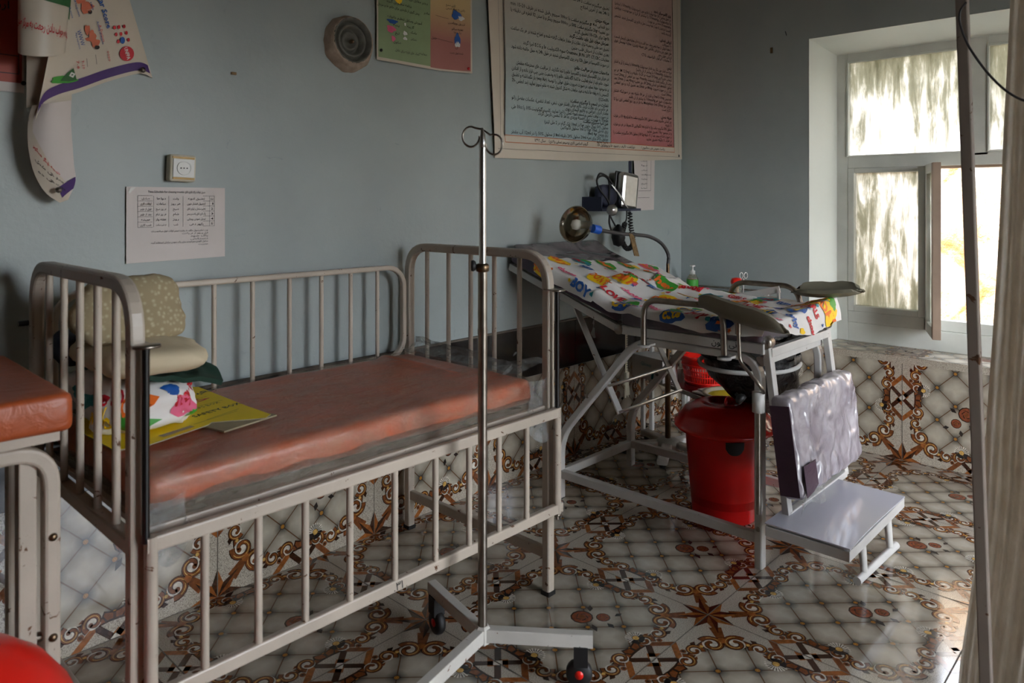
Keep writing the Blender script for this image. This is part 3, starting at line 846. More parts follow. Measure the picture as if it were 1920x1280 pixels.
def cushion(c, r, ex, wr, seed, mat, name, R=None, squash=3.0, n=28):
    """soft filled shape: superellipsoid with creases"""
    m = MB(mat)
    def f(u, v):
        a = 2*PI*u; b_ = PI*(v-.5); sg = lambda t, e_: math.copysign(abs(t)**e_, t)
        p = V((r[0]*sg(math.cos(b_), .5)*sg(math.cos(a), ex), r[1]*sg(math.cos(b_), .5)*sg(math.sin(a), ex), r[2]*sg(math.sin(b_), .85)))
        p += p.normalized()*wr*noise.fractal(p*11+V((seed, 0, 0)), 1, 2, 4)
        if R: p = R @ p
        return V(c)+p
    m.grid(f, n*2, n)
    return m
# bundle of the printed cloth
bcen = V((-3.19, -.31, .759)); br = (.12, .165, .062)
bun = cushion(bcen, br, .55, .035, 3, 'cotton', 'b')
def onb(u, v):  # map onto the near (camera) side of the bundle
    a = -PI/2 + u*3.2; b_ = v*8
    sg = lambda t, e_: math.copysign(abs(t)**e_, t)
    p = V((br[0]*abs(math.cos(b_))**.5*sg(math.cos(a), .55), br[1]*abs(math.cos(b_))**.5*sg(math.sin(a), .55), br[2]*sg(math.sin(b_), .85)))
    p += p.normalized()*.035*noise.fractal(p*11+V((3, 0, 0)), 1, 2, 4)
    return bcen+p*1.012+V((0, 0, 0))
motif(bun, onb, [('B', -.12, -.045, .10, .05, 'inkgreen', 1), ('T', 'SO', -.20, .03, .11, 'inkred', .1), ('T', 'BOO', -.10, -.01, .10, 'inkor', .2), ('B', .12, -.02, .09, .045, 'inkpink', 2), ('T', 'hey', .12, .0, .09, 'inkred', .2), ('B', .05, .07, .04, .03, 'inkblue', .4), ('B', -.34, .05, .05, .03, 'inkred', 0), ('T', 'why', -.36, -.04, .09, 'inkyel', .2), ('B', -.48, .03, .05, .04, 'inkteal', 2), ('T', 'O', -.28, -.09, .1, 'inkyel', 0), ('B', .22, -.06, .06, .03, 'inkgreen', .4), ('T', 'no', .24, .05, .08, 'inkred', .4)])
tag(base_of(bun.obj('cloth_bundle')), 'rolled bundle of white cloth printed with coloured words, lowest in the pile on the cot', 'cloth')
g = MB('green')
def gr(u, v):
    x = -3.255+.225*u; yy = -.47+.30*v
    z = .826+.012*math.sin(u*7+v*3)+.02*noise.noise(V((u*5, v*5, 8))) - .04*max(0, u-.75)*4*(1-v) + (.05*max(0, v-.6)*max(0, u-.5)*5)
    return (x+.02*math.sin(v*6), yy, z)
g.sheet(gr, 26, 26, .012); 
tag(base_of(g.obj('green_cloth')), 'dark green cloth draped between the pillows and the printed bundle on the cot', 'cloth')
g = cushion((-3.185, -.335, .868), (.125, .185, .036), .42, .024, 9, 'offwhite', 'p', Matrix.Rotation(.04, 3, 'Y'))
tag(base_of(g.obj('flat_pillow')), 'flat cream pillow lying under the beige speckled pillow on the cot', 'pillow')
R = Matrix.Rotation(math.radians(-14), 3, 'X') @ Matrix.Rotation(math.radians(4), 3, 'Y')
g = cushion((-3.19, -.30, .970), (.128, .055, .082), .5, .02, 5, 'beige', 'p', R)
tag(base_of(g.obj('upright_pillow')), 'beige speckled pillow propped upright on top of the pile on the cot', 'pillow')
g = cushion((-3.285, -.17, .87), (.035, .05, .04), .6, .015, 12, 'navy', 'p')
tag(base_of(g.obj('navy_cloth')), 'small navy cloth tucked behind the cream pillow near the wall', 'cloth')

# flattened yellow carton on the mattress
cz = .697
card = [(-3.30, -.52), (-3.232, -.535), (-3.075, -.485), (-3.06, -.47), (-2.95, -.535), (-2.925, -.515), (-2.93, -.40), (-2.93, -.10), (-2.955, -.07), (-3.24, -.14), (-3.31, -.30)]
m = MB('yellow', 'cardback')
m.add([(x, y_, cz) for x, y_ in card] + [(x, y_, cz-.003) for x, y_ in card], [tuple(range(len(card)))] + [tuple(range(2*len(card)-1, len(card)-1, -1))], 'yellow')
m.add([(x, y_, cz) for x, y_ in card] + [(x, y_, cz-.003) for x, y_ in card], [(i, (i+1) % len(card), len(card)+(i+1) % len(card), len(card)+i)[::-1] for i in range(len(card))], 'cardback')
m.add([(-3.19, -.505, cz+.0006), (-3.105, -.478, cz+.0006), (-3.110, -.462, cz+.0006), (-3.195, -.487, cz+.0006)], [(0, 1, 2, 3)], 'cardback')
cf = lambda a, b_: (a, b_, cz+.0008)
Rc = -.02
write(m, 'جعبه مصون', cf, -3.02, -.20, .05, 'ink', 'C', None, .01, .25, 1, True)
write(m, 'خطر', cf, -3.02, -.27, .05, 'inkred', 'C', .12, .02, .25, 1, True)
write(m, 'SHARPS BOX', cf, -3.02, -.33, .02, 'ink', 'C', None, .0, .25)
write(m, 'SAFETY BOX', cf, -3.0, -.385, .026, 'ink', 'C', None, .02, .25)
for k, (yy, x0, x1) in enumerate(((-.23, -3.12, -2.96), (-.30, -3.13, -2.95), (-.415, -3.06, -2.96), (-.43, -3.1, -2.97))):
    m.add([(x0, yy-.03, cz+.0007), (x1, yy+.005, cz+.0007), (x1, yy+.0065, cz+.0007), (x0, yy-.0285, cz+.0007)], [(0, 1, 2, 3)], 'ink')
o = tag(base_of(m.obj('yellow_carton')), 'flattened yellow printed carton lying on the cot mattress', 'box')
m = MB('cardback'); m.box((-3.0, -.495, .6925), (.16, .09, .004), None, None, Matrix.Rotation(.22, 3, 'Z')); part(m, 'carton_flap', o, 'grey underside flap')

# ------------------------------------------------------------------ bed cut by the left edge
couch = thing('hospital_bed', 'metal bed with an arched end frame, cut by the left edge of the photo', 'bed', (-3.9, -.45, 0))
m = MB(BP)
m.bar(fillet([(-4.4, -.665, .775), (-3.462, -.665, .775), (-3.462, -.665, .012)], .07, 8), .028, .034, up=(0, 1, 0), r=.006)
f1 = part(m, 'front_frame', couch)
part(MB('bronze').lathe([(0, 0), (.008, 0), (.006, .005), (0, .005)], n=10, T=Matrix.Translation((-3.462, -.682, .61)) @ Matrix.Rotation(PI/2, 4, 'X')), 'bolt', f1)
part(MB('bronze').lathe([(0, 0), (.008, 0), (.006, .005), (0, .005)], n=10, T=Matrix.Translation((-3.462, -.682, .42)) @ Matrix.Rotation(PI/2, 4, 'X')), 'bolt', f1)
m = MB(BP)
m.bar(fillet([(-4.4, -.30, .775), (-3.44, -.30, .775), (-3.44, -.30, .012)], .07, 8), .028, .034, up=(0, 1, 0), r=.006)
part(m, 'rear_frame', couch)
m = MB(BP); m.bar([(-3.50, -.655, .012), (-3.50, -.655, .77)], .03, .03); part(m, 'leg', couch)
m = MB('oldsteel'); m.tube([(-4.2, -.60, .40), (-3.47, -.66, .42)], .009, 10); part(m, 'brace', couch)
m = MB(BP); m.box((-4.0, -.46, .80), (1.1, .44, .02)); part(m, 'bed_deck', couch)
tag(base_of(MB('orange2').pad((-4.02, -.458, .848), (1.17, .50, .072), .014, .04, mdisp(4, .003)).obj('bed_mattress')), 'dark orange vinyl mattress at the left edge, on the arched bed', 'mattress')

# tall red bin, bottom left corner
m = MB('redb')
m.lathe([(0, .0), (.12, 0), (.15, .42), (.155, .43), (.16, .425)], (-3.655, -.885, 0), 36)
rb = tag(base_of(m.obj('red_bin')), 'bright red plastic bin with domed lid, bottom left corner below the bed', 'bin')
part(MB('redb').lathe([(.168, .405), (.172, .43), (.16, .46), (.13, .505), (.085, .545), (.04, .565), (0, .57)], (-3.655, -.885, 0), 36), 'lid', rb)

# ------------------------------------------------------------------ drip stand
iv = thing('drip_stand', 'chromed drip stand with double curled hook on three wheeled legs, in front of the cot', 'drip stand', (-2.54, -.901, 0))
ix, iy = -2.54, -.901
part(MB('oldsteel').tube([(ix, iy, .115), (ix, iy, 1.07)], .0122, 16).tube([(ix, iy, .90), (ix, iy, .915)], .0132, 16), 'lower_pole', iv)
up_ = part(MB('steel').tube([(ix, iy, 1.07), (ix, iy, 1.385)], .0095, 14).lathe([(.0095, 0), (.0085, .012), (.004, .05), (0, .052)], (ix, iy, 1.385), 14), 'upper_pole', iv)
CR = V((math.sin(CTH), -math.cos(CTH), 0))   # the hook bar lies roughly across the room's diagonal
def hk(sg, drop):
    P = [V((ix, iy, 1.432)), V((ix, iy, 1.43))+CR*sg*.02+V((0, 0, .006 if sg < 0 else -.012))]
    c = V((ix, iy, 1.415-drop))+CR*sg*.03
    r_ = .022
    for k in range(15):
        a = math.radians(95-k*20) if sg > 0 else math.radians(85+k*20)
        P.append(c+CR*r_*math.cos(a)*1.0+V((0, 0, r_*math.sin(a)*1.2)))
    return P
part(MB('oldsteel').tube(hk(-1, .002), .0026, 8).tube(hk(1, .022), .0026, 8), 'hook', iv)
cl = part(MB('bronze').lathe([(.0125, 0), (.017, .002), (.017, .018), (.0125, .022)], (ix, iy, 1.062), 16), 'collar', iv)
kb = V((ix, iy, 1.078)) - CR*.03
part(MB('black').lathe([(0, 0), (.014, .001), (.015, .006), (.012, .012), (.004, .014), (.004, .022), (0, .022)], n=14, T=Matrix.Translation(kb) @ CR.to_track_quat('Z', 'Y').to_matrix().to_4x4()), 'knob', cl)
part(MB('ivlegs').lathe([(.02, 0), (.02, .04), (.015, .045), (0, .045)], (ix, iy, .10), 6, smooth=False), 'hub', iv)
for ang in (77, -52, 193):
    d = V((math.cos(math.radians(ang)), math.sin(math.radians(ang)), 0)); c0 = V((ix, iy, .122))
    o = part(MB('ivlegs').bar([c0+d*.012, c0+d*.285], .026, .034, r=.002), 'leg', iv)
    cc = c0+d*.25; q = d.cross(V((0, 0, 1)))
    c_ = part(MB('black').lathe([(0, -.012), (.03, -.012), (.034, -.006), (.034, .006), (.03, .012), (0, .012)], n=20, T=Matrix.Translation((cc.x, cc.y, .036)) @ q.to_track_quat('Z', 'Y').to_matrix().to_4x4())
              .box((cc.x+d.x*.004, cc.y+d.y*.004, .083), (.036, .034, .05), None, None, Matrix.Rotation(math.radians(ang), 3, 'Z')).box((cc.x, cc.y, .10), (.02, .02, .02)), 'caster', o, 'black caster')
    part(MB('redb').lathe([(0, -.0135), (.011, -.0135), (.011, .0135), (0, .0135)], n=12, T=Matrix.Translation((cc.x, cc.y, .036)) @ q.to_track_quat('Z', 'Y').to_matrix().to_4x4()), 'wheel_cap', c_)

# ------------------------------------------------------------------ delivery table
dt = thing('delivery_table', 'white enamelled delivery table with raised film-wrapped backrest, arm rails, leg troughs and step', 'delivery table', (-1.2, -.7, 0))
TP = 'tablepaint'
XN, XF = -1.475, -.95
for x in (XN, XF):
    m = MB(TP)
    m.bar(fillet([(x, -.285, 0), (x, -.285, .255), (x, -.675, .712), (x, -1.165, .712), (x, -1.165, 0)], .085, 8), .028, .036, up=(1, 0, 0), r=.005)
    o = part(m, 'side_frame', dt)
    part(MB('oldsteel').lathe([(0, 0), (.011, 0), (.008, .006), (0, .007)], n=10, T=Matrix.Translation((x-.014, -.44, .455)) @ Matrix.Rotation(-PI/2, 4, 'Y')), 'bolt', o)
    part(MB('oldsteel').lathe([(0, 0), (.011, 0), (.008, .006), (0, .007)], n=10, T=Matrix.Translation((x-.014, -1.165, .34)) @ Matrix.Rotation(-PI/2, 4, 'Y')), 'bolt', o)
    part(MB('oldsteel').lathe([(0, 0), (.011, 0), (.008, .006), (0, .007)], n=10, T=Matrix.Translation((x-.014, -1.165, .135)) @ Matrix.Rotation(-PI/2, 4, 'Y')), 'bolt', o)
    part(MB(TP).bar([(x, -.285, .10), (x, -1.165, .10)], .026, .034, r=.003), 'lower_rail', o)
    # seat rail and backrest rail, hinged
    part(MB(TP).bar([(x-.02 if x == XN else x+.02, -.62, .748), (x-.02 if x == XN else x+.02, -1.19, .748)], .022, .034, r=.002), 'seat_rail', o)
part(MB(TP).bar([(XN, -.285, .10), (XF, -.285, .10)], .026, .034, r=.003), 'rear_cross_rail', dt)
part(MB(TP).bar([(XN, -1.165, .70), (XF, -1.165, .70)], .026, .03, r=.003), 'cross_rail', dt)
mk = MB('ink')
write(mk, 'نی نکون', lambda a, b_: (XN-.0315, -a, b_), 1.0, .742, .03, 'ink', bold=.01, rtl=True)
for k in range(0): mk.box((XN-.0315, -.765-.03*k, .745+.003*math.sin(k*3)), (.001, .004+.012*(k % 2 == 0), .006))
mk.mats[0] = 'ink'; part(mk, 'painted_mark', dt)
# backrest
bk = MB(TP)
xs = (XN-.02, XF+.02)
for x in xs: bk.bar([(x, -.60, .748), (x, -.015, .957)], .02, .03, r=.002)
bk.bar([(xs[0], -.018, .952), (xs[1], -.018, .952)], .02, .03)
bo = part(bk, 'backrest_frame', dt)
for x in xs: part(MB('oldsteel').lathe([(0, -.014), (.02, -.014), (.02, .014), (0, .014)], n=14, T=Matrix.Translation((x, -.605, .748)) @ Matrix.Rotation(PI/2, 4, 'Y')), 'hinge', bo)
sl = math.atan2(.957-.748, .585)
Tb = Matrix.Translation((-1.2125, -.322, .908)) @ Matrix.Rotation(sl, 4, 'X')
def bd(p, n): return .004*noise.fractal(V((p.x*6, p.y*9, p.z*6)), 1, 2, 4) + (.018*max(0, (p.y-.2)/.1) if n.z > .7 else 0)
part(MB('wraptop', 'purple').pad((0, 0, 0), (.60, .615, .07), .02, .02, bd, 'wraptop', Tb, 'purple'), 'backrest_pad', dt, 'grey-purple pad wrapped in clear film')
# ratchet rack hanging from the backrest
rk = MB(TP)
rk.bar([(-1.442, -.335, .815), (-1.442, -.568, .40)], .008, .034, up=(1, 0, 0), r=.002)
ro = part(rk, 'ratchet_bar', dt)
part(MB(TP).bar([(-.985, -.335, .815), (-.985, -.568, .40)], .008, .034, up=(1, 0, 0), r=.002), 'ratchet_bar', dt)
for (yy, zz) in ((-.512, .5), (-.565, .405)): part(MB('steel').tube([(-1.455, yy, zz), (-.97, yy, zz)], .0065, 10), 'rung', ro)
# seat pad
def sd(p, n): return .003*noise.fractal(V((p.x*7, p.y*7, p.z*7)), 1, 2, 4)
part(MB('purple').pad((-1.2125, -.90, .795), (.60, .57, .06), .016, .02, sd), 'seat_pad', dt, 'purple pad under clear film')
part(MB('filmloose').pad((-1.2125, -.90, .795), (.608, .60, .066), .018, .02, mdisp(12, .004)), 'seat_film', dt, 'clear plastic film round the seat pad')
# arm rails
for sgn, x in ((-1, XN-.075), (1, XF+.045)):
    m = MB('oldsteel'); yo = 0 if sgn < 0 else .0
    m.tube(fillet([(x, -.748, .71), (x, -.748, .882), (x, -1.066, .884), (x, -1.072, .72)] if sgn < 0 else [(x, -.74, .69), (x, -.78, .90), (x, -1.06, .90), (x, -1.10, .70)], .06, 7), .011, 12)
    ao = part(m, 'arm_rail', dt, 'dull chrome arm rail')
    for yy in ((-.748, -1.072) if sgn < 0 else (-.74, -1.10)): part(MB(TP).lathe([(0, 0), (.024, 0), (.024, .008), (0, .008)], (x, yy, .705), 14).box(((x+(XN if sgn < 0 else XF))/2, yy, .709), (abs(x-(XN if sgn < 0 else XF)), .03, .008)), 'socket_plate', ao)
# leg troughs
def trough(cen, yaw, pitch, roll, L=.27, Wd=.17, name='leg_trough'):
    R = Matrix.Rotation(yaw, 3, 'Z') @ Matrix.Rotation(pitch, 3, 'Y') @ Matrix.Rotation(roll, 3, 'X')
    def f(u, v):
        s_ = (u-.5)*L; a = (v-.5)*2.0
        taper = math.sqrt(max(.0, 1-(2*abs(u-.5))**4))*.96+.02
        r_ = Wd/2*1.15
        y_ = r_*math.sin(a)*taper; z_ = r_*(1-math.cos(a))*taper*.85 + .015*(2*(u-.5))**2 + .002*noise.noise(V((u*8, v*8, 1)))
        return V(cen)+R @ V((s_, y_, z_))
    m = MB('olive'); m.sheet(f, 24, 18, -.016); return m
to = part(trough((-1.565, -1.13, .838), math.radians(-88), math.radians(12), math.radians(-22), .31, .19), 'leg_trough', dt, 'olive padded leg trough on the near side')
part(trough((-.885, -1.175, .868), math.radians(-80), math.radians(-4), math.radians(12), .25, .15), 'leg_trough', dt, 'olive padded leg trough by the window')
part(MB('oldsteel').tube(fillet([(XN-.085, -1.128, .81), (XN-.085, -1.133, .71), (XN-.08, -1.205, .635), (XN-.05, -1.20, .61)], .02, 4), .0065, 8).tube([(XN-.085, -1.128, .80), (XN-.085, -1.128, .845)], .010, 8), 'trough_rod', dt)
ck = part(MB(TP).lathe([(.013, 0), (.021, .001), (.021, .068), (.013, .07)], (XN-.045, -1.18, .54), 14), 'rod_clamp', dt)
part(MB('black').lathe([(0, 0), (.018, .002), (.02, .012), (.014, .022), (.006, .026), (.006, .034), (0, .034)], n=12, T=Matrix.Translation((XN-.075, -1.14, .575)) @ Matrix.Rotation(-.9, 4, 'X')), 'knob', ck)
part(MB('oldsteel').tube([(XN-.045, -1.18, .20), (XN-.045, -1.18, .55)], .008, 10), 'sliding_rod', dt)
part(MB(TP).bar([(XF+.02, -.80, .835), (XF+.03, -.995, .885)], .008, .028, r=.001).bar([(XF+.03, -.99, .885), (XF+.03, -.99, .80)], .01, .014, r=.001), 'trough_lever', dt)
# foot section hanging from the front hinge
fs = MB(TP)
for x in (XN, XF-.0): fs.bar([(x, -1.192, .752), (x, -1.262, .20)], .022, .034, up=(1, 0, 0), r=.002)
fs.bar([(XN, -1.197, .735), (XF, -1.197, .735)], .022, .03, r=.002); fs.bar([(XN, -1.262, .205), (XF, -1.262, .205)], .022, .024, r=.002)
fo = part(fs, 'footrest_frame', dt)
for x in (XN, XF): part(MB('oldsteel').lathe([(0, -.02), (.022, -.02), (.022, .02), (0, .02)], n=16, T=Matrix.Translation((x, -1.188, .768)) @ Matrix.Rotation(PI/2, 4, 'Y')), 'hinge', fo)
tilt = math.atan2(.07, .55)
Tf = Matrix.Translation((-1.2125, -1.268, .435)) @ Matrix.Rotation(-tilt*1.0, 4, 'X')
def fd(p, n): return .007*(noise.ridged_multi_fractal(V((p.x*9, p.y*9, p.z*9)), .9, 2.1, 4, 1.0, 2.0)-1.2) + (-.012 if (n.y < -.7 and p.z < -.08 and p.x < -.13 and p.x > -.25) else 0)
part(MB('wrap').pad((0, 0, 0), (.60, .078, .335), .028, .008, fd, None, Tf), 'footrest_pad', dt, 'purple footrest pad in crinkled silvery film')
# bare purple patch where the film is torn, and the torn film below
def patch(u, v):
    p = Tf @ V((-.285+.10*u, -.0465-.003*math.sin(u*PI), -.155+.10*v+.02*u*(1-v)))
    return p
part(MB('purple').sheet(patch, 6, 6, -.002), 'bare_patch', dt, 'torn opening showing purple vinyl')
def side_(u, v):
    return Tf @ V((-.3095, -.034+.066*u, -.15+.29*v))
part(MB('purple').sheet(side_, 6, 10, -.002), 'pad_side', dt, 'bare purple side of the footrest pad')
def torn(u, v):
    p = V((-.29+.14*u, -.05+.05*v*(1-u)*.6, -.13-.085*v*(1-.4*u)+.02*math.sin(u*5)+.006*noise.noise(V((u*8, v*8, 3)))))
    return Tf @ p
part(MB('filmloose').sheet(torn, 12, 12, .001), 'torn_film', dt, 'torn film hanging below the footrest pad')
# step
st = MB('laminate', TP)
def top(u, v):
    return (-1.595+.55*u, -1.235-.265*v, .207+.004*math.sin(u*4)*v)
st.sheet(top, 14, 8, .004, 'laminate')
st.box((-1.32, -1.3675, .185), (.55, .262, .032), TP)
so = part(st, 'step_plate', dt, 'white laminated step plate', bevel=.002)
part(MB(TP).tube([(-1.375, -1.447, .014), (-1.015, -1.462, .014)], .0135, 14), 'step_foot', so)
for (x, yy) in ((-1.315, -1.45), (-1.07, -1.458)): part(MB(TP).tube([(x, yy, .025), (x, yy+.012, .17)], .013, 12, scales=[.85, 1.1]), 'step_leg', so)
# basin ring
rg = MB(TP); rc = V((-1.06, -.93, .60)); RR = .23
rg.tube([(rc.x+RR*math.cos(a)*1.0, rc.y+RR*math.sin(a)*.8, rc.z) for a in [2*PI*i/40 for i in range(40)]], .009, 8, closed=True)
part(rg, 'basin_ring', dt, 'white tube ring under the seat')
part(MB('steel').tube([(-.82, -1.02, .64), (-.80, -1.06, .64), (-.78, -1.10, .635), (-.78, -1.11, .615)], .004, 6), 'ring_hook', dt)
# black bag hung in the ring
bg = MB('bag')
def bagf(u, v):
    a = 2*PI*u
    rr = [1.06, 1.02, .98, .93, .86, .74, .55, .33, .1][min(8, int(v*8))]*(1-(v*8) % 1) + [1.06, 1.02, .98, .93, .86, .74, .55, .33, .1][min(8, int(v*8)+1)]*((v*8) % 1)
    z = .625-.245*max(0, v-.06)*1.0 + (.0 if v > .06 else .01)
    w = .95+.12*noise.noise(V((math.cos(a)*2.2, math.sin(a)*2.2, v*4)))
    return (rc.x+(RR*.98*rr*w)*math.cos(a)+.055*v, rc.y+(RR*.98*rr*w)*.8*math.sin(a)-.045*v, z-.0+.02*noise.noise(V((a, v*3, 4)))*v)
bg.grid(bagf, 48, 24)
def rim(u, v):
    a = 2*PI*u; r_ = RR*(.93-.12*v)
    return (rc.x+r_*math.cos(a), rc.y+r_*.8*math.sin(a), .618+.095*math.sin(v*PI*.6)+.03*noise.noise(V((math.cos(a)*3, math.sin(a)*3, v*3+7)))*v)
bg.grid(rim, 48, 10)
tag(base_of(bg.obj('bin_bag')), 'black plastic bag hanging in the ring under the delivery table', 'bag')

# printed sheet over the table
def prof(y_):     # height of the pad tops along the table
    hi = .952+(y_+.322)*.357; lo = .832
    if y_ > -.50: return hi
    if y_ < -.70: return lo
    t = (y_+.70)/.20; t2 = t*t*(3-2*t); return lo+(hi+.01-lo)*t2*t if t < .999 else hi
XE, YE = -1.524, -1.205
SW, SLn = .70, 1.12
def sheetpt(u, v):
    """u along the table (0 head .. 1 foot), v across (0 near edge .. 1 far edge); the cloth hangs a little over the near side and the foot"""
    al = SLn*u*(1-.10*max(0, 1-v/.55)); ac = SW*v
    y0 = -.19-.20*max(0, v-.15)**1.0*1.0
    y_ = y0-al*(1 if v < .15 else (SLn-(-y0-.19)*1.0)/SLn)
    hang = .045+.018*math.sin(u*8+.6)-.02*max(0, (u-.75)/.25)
    over = 0
    if y_ < YE: over = YE-y_; y_ = YE-.014*math.sin(min(1, over*12)*1.5)
    z = prof(y_)
    z += .042*math.exp(-((v-.42-.10*u)/.10)**2)*math.exp(-((u-.32)/.17)**2)
    z += .034*math.exp(-((v-.80-.35*(u-.35))/.055)**2)*math.exp(-((u-.33)/.22)**2)
    z += .022*math.exp(-((v-.22+.3*(u-.3))/.05)**2)*math.exp(-((u-.25)/.2)**2)
    z += .014*math.exp(-((v-.5+.9*(u-.72))/.06)**2)*math.exp(-((u-.72)/.14)**2)
    z += .010*noise.noise(V((ac*10, y_*7, 0)))+.006*noise.noise(V((ac*26, y_*20, 5)))+.006
    z += .07*max(0, (u-.78)/.22)*max(0, v-.3)*(1-.3*max(0, u-.9)/.1)
    if ac < hang:
        d = hang-ac; x = XE-.010*math.sin(min(1, d*25)*1.5)-.008*math.sin(u*30)*d*10; z -= d
    else: x = XE+(ac-hang)
    return V((x, y_, z-over*.92))
def sheetn(u, v):
    u = max(.02, min(.98, u)); v = max(.02, min(.98, v))
    n = (sheetpt(u+.01, v)-sheetpt(u-.01, v)).cross(sheetpt(u, v+.01)-sheetpt(u, v-.01)); n.normalize()
    return n if n.z > -.2 and n.x < .6 and (n.z > 0 or n.x < 0 or n.y < 0) else -n
SH = MB('cotton', 'inkred'); SH.sheet(sheetpt, 120, 64, -.0015)
def onsheet(a, b_):   # a: metres across from the near edge, b_: metres from the head towards the foot
    u = max(0, min(1, b_/SLn)); v = max(0, min(1, a/SW)); n = sheetn(u, v); return sheetpt(u, v)+n*.0045
RNG = random.Random(11)
W = [("DON'T", 'inkor', 'inkyel'), ('boom', 'inkor', 'inkgreen'), ('LOVE', 'inkred', None), ('hey', 'inkor', 'inkgreen'), ('CRY', 'inkyel', 'inkblue'), ('GIRLS', 'inkred', None), ('why', 'inkred', None), ('DAY', 'inkor', 'inkyel'), ('H', 'inkor', 'inkblue'),
     ('chose', 'inkpink', None), ('crazy', 'inkor', 'inkgreen'), ('BOY', 'inkblue', None), ('good', 'inkred', None), ('happy', 'inkpink', None), ('no', 'inkred', 'inkteal'), ('cute', 'inkyel', 'inkblue'), ('fun', 'inkblue', None), ('yeah', 'inkor', 'inkpink')]
k = 0; items = []
for r_ in range(10):
    for c_ in range(6):
        x = .035+c_*.118+RNG.uniform(-.012, .012)+(.05 if r_ % 2 else 0); y_ = .05+r_*.112+RNG.uniform(-.012, .012)
        if x > .66 or y_ > 1.08: continue
        w_, col, bgc = W[(k*7+r_*3) % len(W)]; k += 1
        rot = RNG.uniform(-.3, .3)
        if r_ == 9:
            continue
        if bgc: items.append(('B', x, y_, .062 if r_ == 9 else .036, .072 if r_ == 9 else .052, bgc, RNG.random()*6))
        if bgc and RNG.random() < .5: items.append(('B', x+.034, y_+RNG.uniform(-.02, .02), .02, .03, 'inkgreen' if bgc != 'inkgreen' else 'inkyel', RNG.random()*6))
        sz = {1: .075, 2: .06, 3: .053, 4: .044, 5: .038}[len(w_)]*(1.5 if r_ == 9 else 1)
        items.append(('T2', w_, x, y_, sz, col, rot))
        if RNG.random() < .8: items.append(('S', x+RNG.uniform(-.05, .05), y_+.055, .011, RNG.choice(['inkred', 'inkblue', 'inkor', 'inkyel']), RNG.random()))
        if RNG.random() < .6: items.append(('B', x+RNG.uniform(-.05, .05), y_+RNG.uniform(.045, .065), .010, .010, RNG.choice(['inkred', 'inkteal', 'inkpink']), RNG.random()))
items += [('B', .585, 1.065, .060, .060, 'inkyel', 1.0), ('B', .635, 1.02, .03, .04, 'inkgreen', 3.0), ('T2', 'DAY', .575, 1.065, .075, 'inkor', .5), ('T2', 'GIRLS', .46, 1.01, .042, 'inkred', .1), ('B', .36, .985, .04, .045, 'inkblue', .3), ('T2', 'H', .36, .985, .075, 'inkyel', .0),
          ('T2', 'chose', .40, 1.085, .042, 'inkred', .3), ('T2', 'why', .27, 1.06, .045, 'inkblue', .2), ('S', .50, 1.10, .012, 'inkblue', 0), ('T2', 'crazy', .17, 1.03, .04, 'inkpink', .1), ('B', .31, 1.105, .02, .014, 'inkyel', 0), ('S', .22, 1.09, .012, 'inkred', .4)]
for it in items:
    if it[0] == 'T2':
        _, w_, x, y_, sz, col, rot = it
        vs, fs_, wd = glyphs(w_, .045, 2); pts = []
        cr, sr_ = math.cos(rot), math.sin(rot)
        for (a, b_) in vs:
            p = (a-wd/2)*sz; q = (b_-.35)*sz
            al = p*cr-q*sr_; ac = p*sr_+q*cr     # reads towards the foot, stands up towards the far side
            pts.append(onsheet(x+ac, y_+al)+V((0, 0, .0012)))
        SH.add(pts, fs_, col)
    else: motif(SH, onsheet, [it])
tag(base_of(SH.obj('printed_sheet')), 'white cotton sheet printed with bright words and shapes, spread over the delivery table', 'sheet')

# red bin under the table
cx, cy = -1.16, -.872
m = MB('red'); m.lathe([(0, 0), (.118, 0), (.125, .01), (.155, .355), (.163, .36), (.15, .362), (.13, .06), (0, .05)], (cx, cy, 0), 40)
bn = tag(base_of(m.obj('red_bin')), 'red plastic bin with lid, standing under the delivery table', 'bin')
part(MB('redlid').lathe([(.178, .345), (.19, .346), (.197, .356), (.194, .372), (.182, .382), (.176, .398), (.15, .425), (.11, .443), (.072, .45), (.066, .437), (.045, .428), (.0, .427)], (cx, cy, 0), 44), 'lid', bn)
part(MB('redlid').tube(fillet([(cx-.03, cy-.02, .43), (cx-.025, cy-.02, .46), (cx+.04, cy+.0, .46), (cx+.045, cy, .43)], .015, 4), .007, 8), 'lid_handle', bn)
hd = V((-.74, -.67, 0)).normalized(); ht = V((hd.y, -hd.x, 0))*-1
def hole(u, v):
    a = math.atan2(hd.y, hd.x)+(u-.5)*.46; w = .10-.05*abs(2*u-1)**3
    rr = .1535-.0052*v*0
    z = .332-w*.5*v; return (cx+(rr+.001-(.325-z)*.085)*math.cos(a), cy+(rr+.001-(.325-z)*.085)*math.sin(a), z)
part(MB('black').sheet(hole, 8, 4, -.0015), 'handle_slot', bn, 'dark handle slot')
def bagrim(u, v):
    a = -1.25+u*.55; return (cx+(.156+.004*v)*math.cos(a), cy+(.156+.004*v)*math.sin(a), .35-.045*v*(.6+.4*math.sin(u*9)))
part(MB('bag').sheet(bagrim, 10, 4, -.001), 'bag_liner', bn, 'edge of a black liner bag')

